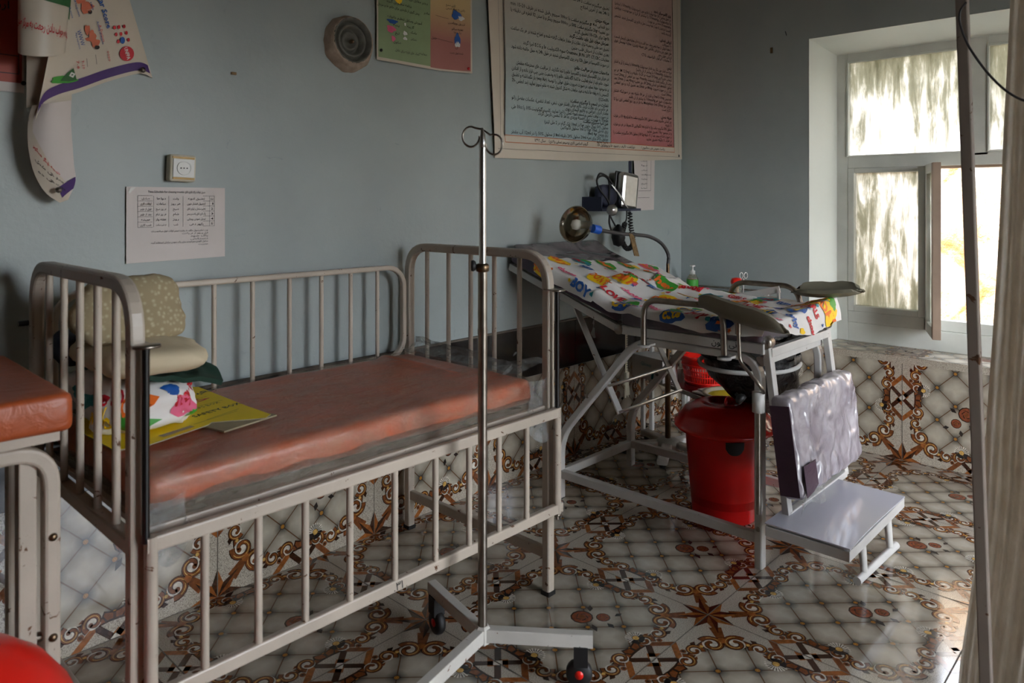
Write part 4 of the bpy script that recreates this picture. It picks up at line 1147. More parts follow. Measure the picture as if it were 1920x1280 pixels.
# ------------------------------------------------------------------ examination lamp
lp = thing('examination_lamp', 'gooseneck examination lamp with bowl reflector, standing behind the delivery table', 'lamp', (-.70, -.335, 0))
m = MB('white')
for k in range(5):
    a = math.radians(72*k+205); d = V((math.cos(a), math.sin(a), 0)); c0 = V((-.70, -.335, 0))
    m.bar([c0+d*.0+V((0, 0, .055)), c0+d*.13+V((0, 0, .048)), c0+d*.24+V((0, 0, .038))], .05, .03, r=.008)
m.lathe([(0, .04), (.06, .04), (.06, .065), (.03, .08), (0, .08)], (-.70, -.335, 0), 20)
bs = part(m, 'star_base', lp, 'white five-armed base')
for k in range(5):
    a = math.radians(72*k+205); p = V((-.70+.215*math.cos(a), -.335+.215*math.sin(a), .014))
    part(MB('black').lathe([(0, -.011), (.0135, -.011), (.0135, .011), (0, .011)], (0, 0, 0), 12, T=Matrix.Translation(p) @ Matrix.Rotation(PI/2, 4, 'X')), 'caster', bs)
part(MB('bronze').tube([(-.70, -.335, .07), (-.70, -.335, .46)], .014, 12).tube([(-.70, -.335, .46), (-.70, -.335, .94)], .0085, 10), 'pole', lp)
nk = [V(p) for p in ((-.70, -.335, .93), (-.69, -.33, .985), (-.735, -.32, 1.04), (-.82, -.31, 1.075), (-.92, -.30, 1.088), (-1.02, -.29, 1.095), (-1.12, -.28, 1.108), (-1.185, -.275, 1.118))]
def smoothp(P, n=6):
    out = []
    for i in range(len(P)-1):
        p0 = P[max(i-1, 0)]; p1 = P[i]; p2 = P[i+1]; p3 = P[min(i+2, len(P)-1)]
        for k in range(n):
            t = k/n; out.append(.5*((2*p1)+(p2-p0)*t+(2*p0-5*p1+4*p2-p3)*t*t+(3*p1-p0-3*p2+p3)*t**3))
    out.append(P[-1]); return out
part(MB('cable').tube(smoothp(nk), .0088, 10), 'gooseneck', lp)
part(MB('blue').tube([(-1.19, -.276, 1.118), (-1.235, -.273, 1.126)], .0195, 16), 'lamp_socket', lp, 'blue socket')
fwd = V((math.cos(CTH), math.sin(CTH), 0))
axd = (-CR*.62-fwd*.74+V((0, 0, .22))).normalized()
bc = V((-1.345, -.262, 1.147))
Tl = Matrix.Translation(bc) @ axd.to_track_quat('Z', 'Y').to_matrix().to_4x4()
pr_ = [(.0, -.062), (.03, -.059), (.055, -.047), (.072, -.027), (.081, 0), (.083, .003), (.079, .001), (.068, -.026), (.052, -.043), (.028, -.054), (0, -.057)]
part(MB('reflector').lathe(pr_, n=36, T=Tl), 'reflector', lp, 'polished bowl reflector')
b0 = bc-axd*.01+CR*.045; bl = MB('bulbglass')
bl.tube([b0+CR*.015, b0-CR*.03, b0-CR*.034], .018, 14); bl.lathe([(0, -.024), (.019, -.019), (.026, 0), (.019, .019), (0, .024)], n=16, T=Matrix.Translation(b0-CR*.045))
part(bl, 'bulb', lp)
part(MB('rust').add([(-.99, -.30, 1.095), (-.955, -.30, 1.095), (-.905, -.30, .985), (-.945, -.30, .99), (-.99, -.304, 1.095), (-.955, -.304, 1.095), (-.905, -.304, .985), (-.945, -.304, .99)], [(0, 1, 2, 3), (7, 6, 5, 4), (0, 4, 5, 1), (1, 5, 6, 2), (2, 6, 7, 3), (3, 7, 4, 0)]), 'metal_strip', lp, 'rusty metal strip')

# ------------------------------------------------------------------ wall shelf with pressure gauge and stethoscope
shf = thing('wall_shelf', 'small dark metal wall shelf holding the pressure gauge', 'shelf', (-.76, -.02, 1.2))
part(MB('navy').box((-.79, -.065, 1.205), (.34, .12, .012)).box((-.79, -.006, 1.235), (.34, .008, .07)), 'shelf_tray', shf)
part(MB('navy').box((-.955, -.065, 1.24), (.006, .11, .06)), 'shelf_end', shf)
bp = thing('blood_pressure_gauge', 'silver upright blood pressure gauge with coiled black tube, on the wall shelf', 'medical gauge', (-.68, -.07, 1.211))
R = Matrix.Rotation(-.12, 3, 'Z') @ Matrix.Rotation(.12, 3, 'Y')
part(MB('steel').box((-.685, -.085, 1.30), (.13, .05, .19), None, None, R), 'metal_case', bp, bevel=.02)
part(MB('blackmetal').box((-.682, -.056, 1.30), (.138, .012, .2), None, None, R), 'case_back', bp, bevel=.006)
hp = []
def coil(P, r_, turns, n=14):
    C = smoothp([V(p) for p in P], 10); out = []; L = len(C); N = turns*n
    for i in range(N+1):
        f = i/N*(L-1); k = min(int(f), L-2); p = C[k].lerp(C[k+1], f-k); t = (C[k+1]-C[k]).normalized()
        a = t.cross(V((0, 1, 0))).normalized(); b_ = a.cross(t); w = 2*PI*i/n
        out.append(p+a*r_*math.cos(w)+b_*r_*math.sin(w))
    return out
part(MB('black').tube(coil([(-.655, -.08, 1.19), (-.65, -.082, 1.12), (-.635, -.085, 1.06), (-.65, -.09, 1.015), (-.70, -.09, 1.005), (-.735, -.088, 1.045), (-.725, -.085, 1.095), (-.70, -.08, 1.135)], .011, 34, 10), .0036, 5), 'coiled_tube', bp)
part(MB('black').tube(smoothp([V((-.70, -.08, 1.135)), V((-.685, -.08, 1.16)), V((-.685, -.08, 1.20))]), .004, 6), 'tube', bp)
cu = MB('black'); cu.lathe([(0, -.055), (.025, -.045), (.035, -.01), (.03, .03), (.014, .05), (.006, .058), (0, .058)], (-.83, -.13, 1.075), 18)
cu.tube(smoothp([V((-.855, -.13, 1.125)), V((-.86, -.11, 1.16)), V((-.875, -.10, 1.20))]), .0045, 6)
part(cu, 'inflation_bulb', bp, 'black rubber bulb')
cf_ = cushion((-.845, -.055, 1.275), (.06, .03, .055), .6, .02, 21, 'navy', 'c')
part(cf_, 'arm_cuff', bp, 'dark fabric cuff')
stt = thing('stethoscope', 'black stethoscope with silver ear tubes hung over the wall shelf', 'stethoscope', (-.86, -.11, 1.2))
sm = MB('black')
sm.tube(smoothp([V(p) for p in ((-.89, -.13, 1.19), (-.905, -.12, 1.25), (-.95, -.10, 1.31), (-.955, -.09, 1.355), (-.90, -.085, 1.375), (-.85, -.085, 1.355), (-.85, -.09, 1.30), (-.87, -.10, 1.23))]), .005, 8)
sm.tube(smoothp([V(p) for p in ((-.955, -.09, 1.355), (-.93, -.09, 1.385), (-.87, -.09, 1.37), (-.83, -.10, 1.325))]), .005, 8)
part(sm, 'tubing', stt)
part(MB('steel').tube([(-.83, -.10, 1.325), (-.79, -.12, 1.27), (-.745, -.125, 1.215)], .0035, 8), 'ear_tube', stt)
part(MB('steel').tube([(-.845, -.10, 1.33), (-.82, -.12, 1.29), (-.765, -.13, 1.222)], .0035, 8), 'ear_tube', stt)
part(MB('steel').lathe([(0, 0), (.026, 0), (.0285, .005), (.022, .012), (.01, .02), (0, .022)], n=24, T=Matrix.Translation((-.905, -.145, 1.205)) @ (-fwd).to_track_quat('Z', 'Y').to_matrix().to_4x4()), 'chest_piece', stt)
part(MB('black').tube(smoothp([V((-.905, -.13, 1.18)), V((-.90, -.125, 1.14)), V((-.875, -.12, 1.10))]), .005, 8), 'hanging_tube', stt)

# ------------------------------------------------------------------ corner stand with bottle and instrument jar
tr = thing('instrument_stand', 'tall white metal stand with guard rail in the corner by the window wall', 'stand', (-.24, -.30, 0))
part(MB(TP).box((-.24, -.31, .72), (.40, .50, .014)), 'top_shelf', tr)
part(MB('oldsteel').tube([(-.045, -.06, .762), (-.045, -.57, .762)], .005, 8), 'guard_rail', tr)
for (x, y_) in ((-.43, -.07), (-.43, -.55), (-.05, -.07), (-.05, -.55)):
    part(MB(TP).bar([(x, y_, 0), (x, y_, .775 if x > -.1 else .72)], .022, .022, r=.003), 'leg', tr)
part(MB(TP).bar([(-.43, -.07, .42), (-.43, -.55, .42)], .018, .02), 'stretcher', tr)
sb = thing('soap_bottle', 'clear pump bottle of amber soap with green label, on the corner stand', 'bottle', (-.15, -.16, .728))
part(MB('clear').lathe([(0, 0), (.03, 0), (.032, .01), (.032, .085), (.02, .105), (.012, .112), (0, .112)], (-.15, -.16, .728), 20), 'bottle_body', sb)
part(MB('amber').lathe([(0, 0), (.02, 0), (.02, .08), (0, .08)], (-.155, -.155, .731), 14), 'soap', sb)
part(MB('inkgreen').lathe([(.0325, .02), (.0328, .022), (.0328, .078), (.0325, .08)], (-.15, -.16, .728), 20), 'label_band', sb, 'green label')
part(MB('white').lathe([(0, .108), (.015, .108), (.015, .128), (.006, .132), (.005, .15), (.016, .153), (.016, .16), (0, .162)], (-.15, -.16, .728), 16).box((-.165, -.17, .885), (.03, .012, .008)), 'pump', sb)
jr = thing('instrument_jar', 'steel instrument jar with red cap and scissors, on the corner stand', 'jar', (-.18, -.44, .728))
part(MB('clear', 'steel').lathe([(0, 0), (.026, 0), (.028, .08), (0, .082)], (-.18, -.44, .728), 20), 'jar_body', jr)
part(MB('redb').lathe([(.030, .08), (.031, .092), (.024, .108), (0, .112)], (-.18, -.44, .728), 20), 'cap', jr, 'red cap')
part(MB('amber').lathe([(0, .0), (.01, .0), (.01, .075), (0, .075)], (-.186, -.446, .73), 10), 'forceps_handle', jr)
sc_ = tag(None or MB('steel').tube([(-.15, -.462, .729), (-.148, -.466, .835)], .0028, 6).tube([(-.146, -.462, .729), (-.152, -.466, .835)], .0028, 6).obj('scissors'), 'steel scissors standing with loops up beside the red-capped jar', 'scissors')
mm = MB('steel')
for dx in (-.012, .012):
    mm.tube([(-.15+CR.x*(dx+.009*math.cos(a)), -.466+CR.y*(dx+.009*math.cos(a)), .85+.016*math.sin(a)) for a in [2*PI*i/14 for i in range(14)]], .002, 6, closed=True)
base_of(sc_); part(mm, 'finger_loops', sc_)

# low table with basket and boxes
yaw = math.radians(-27)
lt = thing('low_table', 'low metal table with burgundy top in the corner behind the delivery table', 'table', (-.48, -.52, 0))
C4 = [V((-.52, -.05, 0)), V((-.76, -.58, 0)), V((-.505, -.70, 0)), V((-.265, -.17, 0))]
def slab(mb, P, z0, z1, mat=None):
    n = len(P); mb.add([(p.x, p.y, z1) for p in P]+[(p.x, p.y, z0) for p in P], [tuple(range(n)), tuple(range(2*n-1, n-1, -1))]+[(i, n+i, n+(i+1) % n, (i+1) % n) for i in range(n)], mat)
m = MB(TP); slab(m, C4, .305, .325); part(m, 'table_top', lt)
m = MB('burg'); c_ = (C4[0]+C4[1]+C4[2]+C4[3])/4; slab(m, [c_+(p-c_)*.95 for p in C4], .325, .328); part(m, 'table_covering', lt, 'burgundy covering')
for p in C4: q = c_+(p-c_)*.93; part(MB(TP).bar([(q.x, q.y, 0), (q.x, q.y, .305)], .02, .02), 'leg', lt)
# slotted red basket
bcx, bcy, bz = -.485, -.425, .329
m = MB('redb')
m.lathe([(0, .0), (.098, 0), (.10, .004), (0, .006)], (bcx, bcy, bz), 30)
def ringp(r_, z): return [(bcx+r_*math.cos(2*PI*i/40), bcy+r_*math.sin(2*PI*i/40), bz+z) for i in range(40)]
for r_, z, t_ in ((.102, .012, .006), (.108, .045, .004), (.113, .072, .004), (.118, .098, .005), (.124, .135, .008)): m.tube(ringp(r_, z), t_, 6, closed=True)
for i in range(56):
    a = 2*PI*i/56; m.bar([(bcx+.101*math.cos(a), bcy+.101*math.sin(a), bz+.004), (bcx+.119*math.cos(a), bcy+.119*math.sin(a), bz+.105)], .0055, .003, r=.0005)
m.lathe([(.1185, .10), (.124, .132), (.127, .135), (.122, .135), (.117, .10)], (bcx, bcy, bz), 40)
tag(base_of(m.obj('slotted_basket')), 'bright red slotted plastic basket on the low table', 'basket')
m = MB('white'); yaw = math.radians(-12); m.box((-.585, -.185, .388), (.11, .22, .118), None, None, Matrix.Rotation(yaw, 3, 'Z'))
wbx = base_of(m.obj('carton_box', bevel=.002)); tag(wbx, 'white printed carton beside the red basket on the low table', 'box')
mk = MB('inkteal')
uu = V((math.cos(yaw), math.sin(yaw), 0)); nn = V((math.sin(yaw), -math.cos(yaw), 0)); fc = V((-.585, -.185, .388))-uu*.0556; uu, nn = -nn*-1, uu
write(mk, 'Gloves', lambda a, b_: fc+uu*a+V((0, 0, b_)), -.045, .01, .028, 'inkteal'); mk.add([fc+uu*.03+V((0, 0, -.05)), fc+uu*.045+V((0, 0, -.05)), fc+uu*.05+V((0, 0, -.015)), fc+uu*.033+V((0, 0, -.02))], [(0, 1, 2, 3)], 'inkteal')
part(mk, 'box_print', wbx, 'teal printing')
m = MB('paper'); m.box((-.67, -.545, .333), (.11, .12, .006), None, None, Matrix.Rotation(yaw-.05, 3, 'Z')); tag(base_of(m.obj('paper_booklet')), 'white booklet lying under a smaller one on the low table corner', 'booklet', None)
m = MB('paper'); m.box((-.655, -.55, .340), (.09, .10, .007), None, None, Matrix.Rotation(yaw-.15, 3, 'Z')); tag(base_of(m.obj('paper_booklet')), 'smaller white booklet on top of another on the low table', 'booklet', None)
# yellow tub with pale rim peeping over the bin lid
m = MB('cream'); m.lathe([(0, 0), (.085, 0), (.105, .375), (.115, .38), (.115, .388), (.098, .386), (.08, .02), (0, .02)], (-.80, -.71, 0), 30)
ytb = tag(base_of(m.obj('plastic_tub')), 'pale round tub with yellow lining, behind the red bin', 'tub')
part(MB('yellow').lathe([(0, .376), (.06, .380), (.090, .376), (.098, .365), (0, .365)], (-.80, -.71, 0), 24), 'yellow_lining', ytb, 'yellow lining')

# tape measure and gloves hanging behind the near side frame
m = MB('cream', 'ink'); tx = -1.30; ty = -.50
m.box((tx, ty, .60), (.016, .0015, .22), 'cream')
for k in range(22): m.box((tx+.003, ty-.001, .50+k*.0095), (.009, .0008, .0022), 'ink')
m.box((tx+.014, ty+.004, .60), (.012, .0015, .12), 'ink')
m.tube([(tx, ty, .71), (tx-.05, ty-.03, .725), (XN+.03, -.58, .742)], .0015, 5, 'ink')
tag(base_of(m.obj('measuring_tape')), 'black and cream measuring tape hanging under the backrest hinge', 'tape')
m = MB('latex')
for k, dx in enumerate((-.008, 0, .008, .016)): m.tube([(tx-.004+dx*.5, ty, .50), (tx-.004+dx, ty-.002, .46), (tx+dx*1.2, ty, .425+.008*(k % 2))], .0045, 7)
m.tube([(tx+.002, ty, .53), (tx+.002, ty, .49)], .011, 9)
m.tube([(tx-.006, ty, .50), (tx-.018, ty, .478)], .004, 6)
tag(base_of(m.obj('latex_glove')), 'pale latex glove hanging below the measuring tape', 'glove')

# ------------------------------------------------------------------ things on the back wall
# big protocol poster
def PS(u, v):   # u 0..1 left-right, v 0..1 bottom-top
    L = V((-1.592, 0, 1.437)).lerp(V((-1.66, 0, 2.50)), v); Rr = V((-.018, 0, 1.497)).lerp(V((-.03, 0, 2.56)), v)
    p = L.lerp(Rr, u)
    w = .012+.010*math.sin(u*9+v*2)*(1-v)*.6+.006*noise.noise(V((u*7, v*3, 4)))
    w += .006*math.exp(-((u-.63-.12*(v))/.02)**2)*math.exp(-(v/.22)**2)
    p.z -= .012*math.sin(u*PI)*(1-v); p.y = -w
    return p
PR = MB('posterpaper', 'ink'); PR.sheet(PS, 60, 50, -.0012)
def PF(x, z):   # wall-plane metres -> point just proud of the poster
    v = (z-1.44)/1.08; v = max(0, min(1, v)); L = -1.592+(-.068)*v; Rr = -.018-.012*v
    u = max(0, min(1, (x-L)/(Rr-L)))
    w = PS(u, v).y
    return V((x, w-.006, z))
def field(x0, x1, z0a, z0b, z1, mat, nx=24, nz=26, d=0):
    def f(u, v):
        x = x0+(x1-x0)*u; zb = z0a+(z0b-z0a)*u; z = zb+(z1-zb)*v
        p = PF(x, z); p.y -= d; return p
    PR.grid(f, nx, nz, mat)
field(-1.537, -.735, 1.541, 1.553, 2.46, 'pblue'); field(-.728, -.121, 1.553, 1.563, 2.46, 'ppink')
def line(xa, za, xb, zb, w, mat, n=16):
    PR.grid(lambda u, v: PF(xa+(xb-xa)*u+(w*(v-.5) if abs(xb-xa) < abs(zb-za) else 0), za+(zb-za)*u+(w*(v-.5) if abs(xb-xa) >= abs(zb-za) else 0))+V((0, -.0008, 0)), n, 1, mat, False)
line(-1.54, 1.541, -1.552, 2.46, .004, 'ink'); line(-.731, 1.55, -.731, 2.46, .003, 'ink'); line(-.119, 1.563, -.128, 2.46, .005, 'ink')
line(-1.54, 1.540, -.118, 1.562, .003, 'pborder'); line(-1.535, 1.509, -.115, 1.533, .003, 'pborder'); line(-1.54, 1.540, -1.535, 1.509, .003, 'pborder'); line(-.118, 1.562, -.115, 1.533, .003, 'pborder')
line(-1.58, 1.478, -.05, 1.508, .0012, 'cable'); line(-1.565, 1.478, -1.585, 2.46, .0012, 'cable'); line(-.07, 1.508, -.075, 2.46, .0012, 'cable')
PR.grid(lambda u, v: PF(-.063+.008*math.cos(2*PI*u)*v, 1.515+.008*math.sin(2*PI*u)*v)+V((0, -.001, 0)), 12, 1, 'ink')
LT = [(2.245, 'تطبیق میگنیزیم سلفت تا 24 ساعت بعد از ولادت', 0, -1.1), (2.215, 'تا 24h بعد از آخرین اختلاج', 0, -1.08), (2.165, 'طریقه وریدی:', 1, -.9),
 (2.135, 'دوز ابتدایی 4-6 gr مگنیزیم سلفت با 100cc سیروم رقیق شده در ظرف 15-20 min', 0, -1.50), (2.105, 'دوز تعقیبیه 20gr مگنیزیم سلفت 50% در 1000cc سیروم رینگر و یا ستن 32 قطره فی دقیقه یا', 0, -1.50), (2.075, '2gr/h برای 10-12h تطبیق گردد', 0, -1.10),
 (2.045, 'همزمان موارد ذیل باید داشت گردد', 1, -1.10), (2.015, 'تطبیق ضد ملنی و معینه تراز، نظارت از مقدار مایعات گرفته شده و اطراح شده در هر یک ساعت', 0, -1.50), (1.985, 'بعدی نظارت از ضربان قلب جنین', 0, -1.08),
 (1.955, 'معاینات CT,CBC ,LFT ,BUN Creatinine سویه الکترولیت ها و ECG اجرا گردد', 0, -1.42), (1.925, 'در صورت اکلمپسیا در طول 12h و در پری اکلمپسیای شدید در طول 24h به حمل خاتمه داده شود', 0, -1.50),
 (1.88, 'ملاحظات مهم در مراقبت خانم:', 1, -1.02), (1.85, 'در جریان پری اکلمپسیای شدید و اکلمپسیا خانم را تنها نگذارید، از مراقبت های محترمانه مطمئن', 0, -1.47), (1.82, 'شوید، خانم باید از تمام فعالیت ها کاملا آگاه باشد، خانم را به وضعیت جنبی چپ قرار داده و از افتادن', 0, -1.50),
 (1.79, 'و عضوخود حفظ نماید. در صورت ضرورت طرق هوایی را توسط (Air way) باز نگهداشته و تطبیق', 0, -1.50), (1.76, 'اکسیجن را به وقفه ها ادامه بدهید، مایعات به شکل کنترول شده به خانم تجویز نمایید (حد اعظمی 70-', 0, -1.50), (1.73, '125ml/h)', 0, -.86),
 (1.70, 'نظارت در تسمم با مگنیزیم سلفت:', 1, -1.02), (1.678, 'هر خانم نیز باید نظارت گردد. علایم حیاتی (فشار خون، نبض، تعداد تنفس)، عکسات مفصل زانو', 0, -1.50), (1.656, 'مقدار ادرار، اعراض و علایم انیمای ریوی', 0, -1.06), (1.634, 'در صورت توقف تنفس و تسمم تهویه کمکی را اجرا نمایید، کلسیم گلوکونیت 10% را 10cc طی', 0, -1.50), (1.614, '10min به صورت زرق آهسته وریدی بدهد تا تنفس نارمل گردد', 0, -1.22)]
LT2 = [(1.70, 1.70)]
def ztilt(z, x): return z+(x+.75)*.0165*1.0
# the lower block continues below
LB = [(1.632, 'طرز تهیه مگنیزیم سلفت:', 1, -1.0), (1.615, 'محلول 50% (ویال حاوی 5gr در 10ml (یک گرام در 2 ملی لیتر)', 0, -1.22), (1.600, 'زرق عضلی 10ml 15gr با 1ml محلول لگنوکایین', 0, -1.15), (1.585, 'زرق وریدی 4gr (8ml)', 0, -.9), (1.568, 'محلول 20% برای تهیه 20ml محلول 20% دقیقه 8ml از محلول 50% را در 12ml آب مقطر', 0, -1.50), (1.556, 'علاوه نمایید', 0, -.82)]
# re-space the upper block so that everything fits between 1.66 and 2.25
sc_u = lambda z: 2.245-(2.245-z)*((2.245-1.665)/(2.245-1.614))
for z, s_, b_, xl in LT:
    zz = sc_u(z); xr = -.755
    write(PR, s_, lambda a, q: PF(a, ztilt(q, a))+V((0, -.0012, 0)), xr, zz-.008, .0235, 'ink', 'R', xr-xl-(.02 if b_ else 0) if xl < -1.3 else None, .026 if b_ else .008, 0, 1, True)
for z, s_, b_, xl in LB:
    zz = 1.552+(z-1.556)*1.25; xr = -.755
    write(PR, s_, lambda a, q: PF(a, ztilt(q, a))+V((0, -.0012, 0)), xr, zz-.004, .022, 'ink', 'R', xr-xl if xl < -1.3 else None, .026 if b_ else .006, 0, 1, True)
RT = ['پری اکلمپسیای شدید', 'در حمل بیشتر از 20 هفته توأم با علایم خون (سیستولیک 160mmHg یا بیشتر)', 'یا دیاستولیک 110mmHg یا بیشتر از آن) و موجودیت پروتین', 'Proteinuria +++ در دو نوبت', 'اکلمپسیا: اختلاجات که بعد از هفته بیست حمل و علایم پری اکلمپسیای شدید، تشخیص', 'گردیده باشد', '',
      'ارزیابی ابتدایی:', '1- تحریکات', '2- معاینه فزیکی: از جمله تنفس وجلد، صدا قلب و ریه ها و معاینه بطن، ایدیمای قسمت', 'های علوی بدن و ارزیابی رفلکس های عمیقه (وتری)، معاینه نوسمان فوق', 'ارزیابی طول رحم', '3- معاینات لابراتوار، التراسوند، CTG', '',
      'تداوی:', 'ادویه ضد فشار خون: بکار ببرد فشار سیستولیک 160mmHg یا بیشتر از آن و فشار', 'دیاستولیک 110mmHg یا بیشتر از آن باشد)', 'انتخاب: هایدرالازین 5mg IV آهسته هر 15-20 دقیقه و یا 12.5mg IM هر دو', 'ساعت الی برگشت فشار دیاستولیک 90mmHg شود. دوز اعظمی آن 20mg است', 'لبتالول: Labetalol دوز ابتدایی 20mg IV، دوز تعقیبیه 40mg بعد از 20min بعد', 'تکرار آن در صورت ضرورت 80mg هر 20min بعد تطبیق گردد و دوز اعظمی', '300mg است', 'نفیدیپین: 5-10mg Oral و تکرار آن هر 30 دقیقه بعد در صورتیکه فشار', 'دیاستولیک هنوز هم 110mmHg یا بیشتر از آن باشد', 'میتایل دوپا: 250mg Oral Methyldopa سه بار در روز. دوز اعظمی این دوا تا', '2 گرام است', '',
      'طریقه عضلی:', 'دوز ابتدایی مگنیزیم سلفت: محلول 20% مگنیزیم سلفت به اندازه 4g IV در ظرف', '5 دقیقه', 'محلول 50% مگنیزیم سلفت 5g به اندازه 1ml لگنوکایین 2% عمیقا در هر دو طرف', 'و در مجموع 10g تطبیق نمایید', 'در صورت اختلاج مجدد بعد از 15 دقیقه 2g IV از محلول 20% مگنیزیم سلفت را', 'در ظرف 5 دقیقه تطبیق نمایید', 'نمایید']
full = {1, 2, 4, 9, 10, 15, 17, 18, 19, 20, 22, 24, 28, 30, 32}
bold = {0, 7, 14, 27}
for k, s_ in enumerate(RT):
    z = 2.318-k*(2.318-1.575)/(len(RT)-1)
    if s_: write(PR, s_, lambda a, q: PF(a, q+(a+.14)*.016)+V((0, -.0012, 0)), -.145, z-.006, .022, 'ink', 'R', .565 if k in full else None, .026 if k in bold else .008, 0, 1, True)
for x, s_ in ((-.22, 'ریاست عمومی طب معالجوی /'), (-.52, 'دیپارتمنت تالیف رهنمود ها و پروتوکول ها/'), (-.93, 'گروپ اساسی کاری پرسیجر نسایی ولادی/'), (-1.27, 'سال ۱۳۹۲')):
    write(PR, s_, lambda a, q: PF(a, ztilt(q, a))+V((0, -.0012, 0)), x, 1.532, .0195, 'ink', 'R', None, .012, 0, 1, True)
bposter = PR.obj('wall_poster'); tag(base_of(bposter), 'large glossy poster with pale blue and pink text columns above the delivery table', 'poster')
# green and pink poster
def P2(u, v, d=0):
    p = V((-2.221, 0, 1.777)).lerp(V((-1.738, 0, 1.785)), u)+V((0, 0, .74*v)); p.z -= .006*math.sin(u*PI)
    p.y = -(.006+.012*abs(math.sin(u*4+.5))*(1-v*.4)+.014*max(0, u-.9)*3)-d; return p
m = MB('pgreen', 'ppinkb', 'posterpaper'); m.sheet(lambda u, v: P2(u, v), 30, 20, -.001, 'posterpaper')
m.grid(lambda u, v: P2(.012+.53*u, .015+.97*v, .0016), 16, 20, 'pgreen'); m.grid(lambda u, v: P2(.542+.44*u, .0+.97*v+.01, .0016), 16, 20, 'ppinkb')
f2 = lambda x, y_: P2(x/.483, y_/.74, .0026)
def P2d(x, y_): return f2(x, y_)
m.grid(lambda u, v: P2(.06+.37*u, .05+.13*v, .0022), 8, 6, 'inkyel') if False else None
motif(m, lambda x, y_: P2(x/.483, y_/.74, .003), [('B', .10, .265, .028, .034, 'inkyel', 1), ('B', .10, .275, .010, .008, 'inkred', 2), ('B', .10, .26, .014, .013, 'white', 0), ('B', .4, .235, .026, .018, 'inkblue', 2), ('B', .425, .225, .016, .01, 'white', 1), ('B', .405, .135, .016, .024, 'inkblue', 3), ('B', .405, .115, .014, .012, 'white', 3),
    ('B', .068, .155, .024, .008, 'inkblue', 0), ('B', .062, .125, .02, .013, 'inkpink', 1), ('B', .072, .09, .009, .011, 'inkpink', 1), ('B', .128, .155, .004, .006, 'white', 0), ('B', .128, .12, .010, .008, 'white', 2), ('B', .128, .10, .01, .006, 'white', 3)])
for (x, y_, s_, w) in ((.18, .252, 'دختر مقابل زن گیرد', .13), (.10, .225, 'برنامه تنظیم زن گیرید', .12), (.10, .205, 'پیش گیری از بارداری برای خانم ها و مردان', .2), (.13, .168, 'آموزش وسایل تنظیم خانواده', .17), (.37, .268, 'تلقین صحیح', .05), (.395, .255, 'رفتن به مرکز صحی', .1), (.40, .197, 'تزریق ویتامین', .09), (.405, .173, 'تغذیه سالم', .06), (.405, .160, 'ترکیب غذا', .04), (.24, .215, 'مادر', .03), (.28, .123, 'طفل', .03), (.40, .095, 'آب', .015), (.40, .075, 'شستشوی دست', .07), (.14, .045, 'کمک های اولیه برای طفل', .12), (.22, .05, 'معاینه', .04), (.17, .125, 'ماسک', .03), (.17, .10, 'دستکش', .03), (.155, .145, 'گاز پنبه', .035), (.085, .14, 'پنبه', .03), (.09, .11, 'تیغ', .02), (.09, .075, 'صابون', .035)):
    write(m, s_, lambda a, q: P2(a/.483, q/.74, .0032), x, y_, .013, 'ink', 'C', w, .004, 0, 1, True)
for (x0, y0, x1, y1) in ((.14, .262, .175, .258), (.29, .22, .36, .215), (.29, .128, .38, .12)):
    m.grid(lambda u, v: P2((x0+(x1-x0)*u)/.483, (y0+(y1-y0)*u+.0012*v)/.74, .0032), 4, 1, 'ink')
for (u_, v_, c_) in ((.035, .05, 'blackmetal'), (.955, .025, 'inkred')): m.lathe([(0, 0), (.006, 0), (.006, .004), (.003, .007), (0, .007)], n=8, mat=c_, T=Matrix.Translation(P2(u_, v_, .002)) @ Matrix.Rotation(PI/2, 4, 'X'))
tag(base_of(m.obj('wall_poster')), 'green and pink health poster with small drawings, pinned left of the large text poster', 'poster')

# red poster, far left
m = MB('posterred', 'paper')
m.box((-3.72, -.004, 1.90), (.74, .004, .74), 'paper'); m.box((-3.72, -.0065, 1.915), (.73, .002, .72), 'posterred')
for z, x0, x1 in ((1.625, -4.05, -3.362), (1.578, -4.05, -3.362)): m.box(((x0+x1)/2, -.008, z), (x1-x0, .001, .002), 'ink')
m.box((-3.362, -.008, 1.62), (.0015, .001, .085), 'ink')
m.lathe([(0, 0), (.006, 0), (.006, .004), (0, .006)], n=8, mat='blackmetal', T=Matrix.Translation((-3.352, -.008, 1.555)) @ Matrix.Rotation(PI/2, 4, 'X'))
write(m, 'آرزوی', lambda a, b_: (a, -.0085, b_), -3.38, 1.745, .03, 'ink', 'R', None, .01, 0, 1, True)
tag(base_of(m.obj('wall_poster')), 'red poster at the far left edge, partly behind the curling poster', 'poster')

# curling poster
fY = lambda u, w, y_: CPOS + (V((math.cos(CTH), math.sin(CTH), 0))+CR*((u-960)/CF)-V((0, 0, 1))*((w-CV0)/CF))*((y_-CPOS.y)/(math.sin(CTH)+CR.y*((u-960)/CF)))
def curve(P, t):
    n = len(P)-1; f = max(0, min(n-1e-6, t*n)); i = int(f); q = f-i
    p0, p1, p2, p3 = P[max(i-1, 0)], P[i], P[i+1], P[min(i+2, n)]
    return .5*((2*p1)+(p2-p0)*q+(2*p0-5*p1+4*p2-p3)*q*q+(3*p1-p0-3*p2+p3)*q**3)
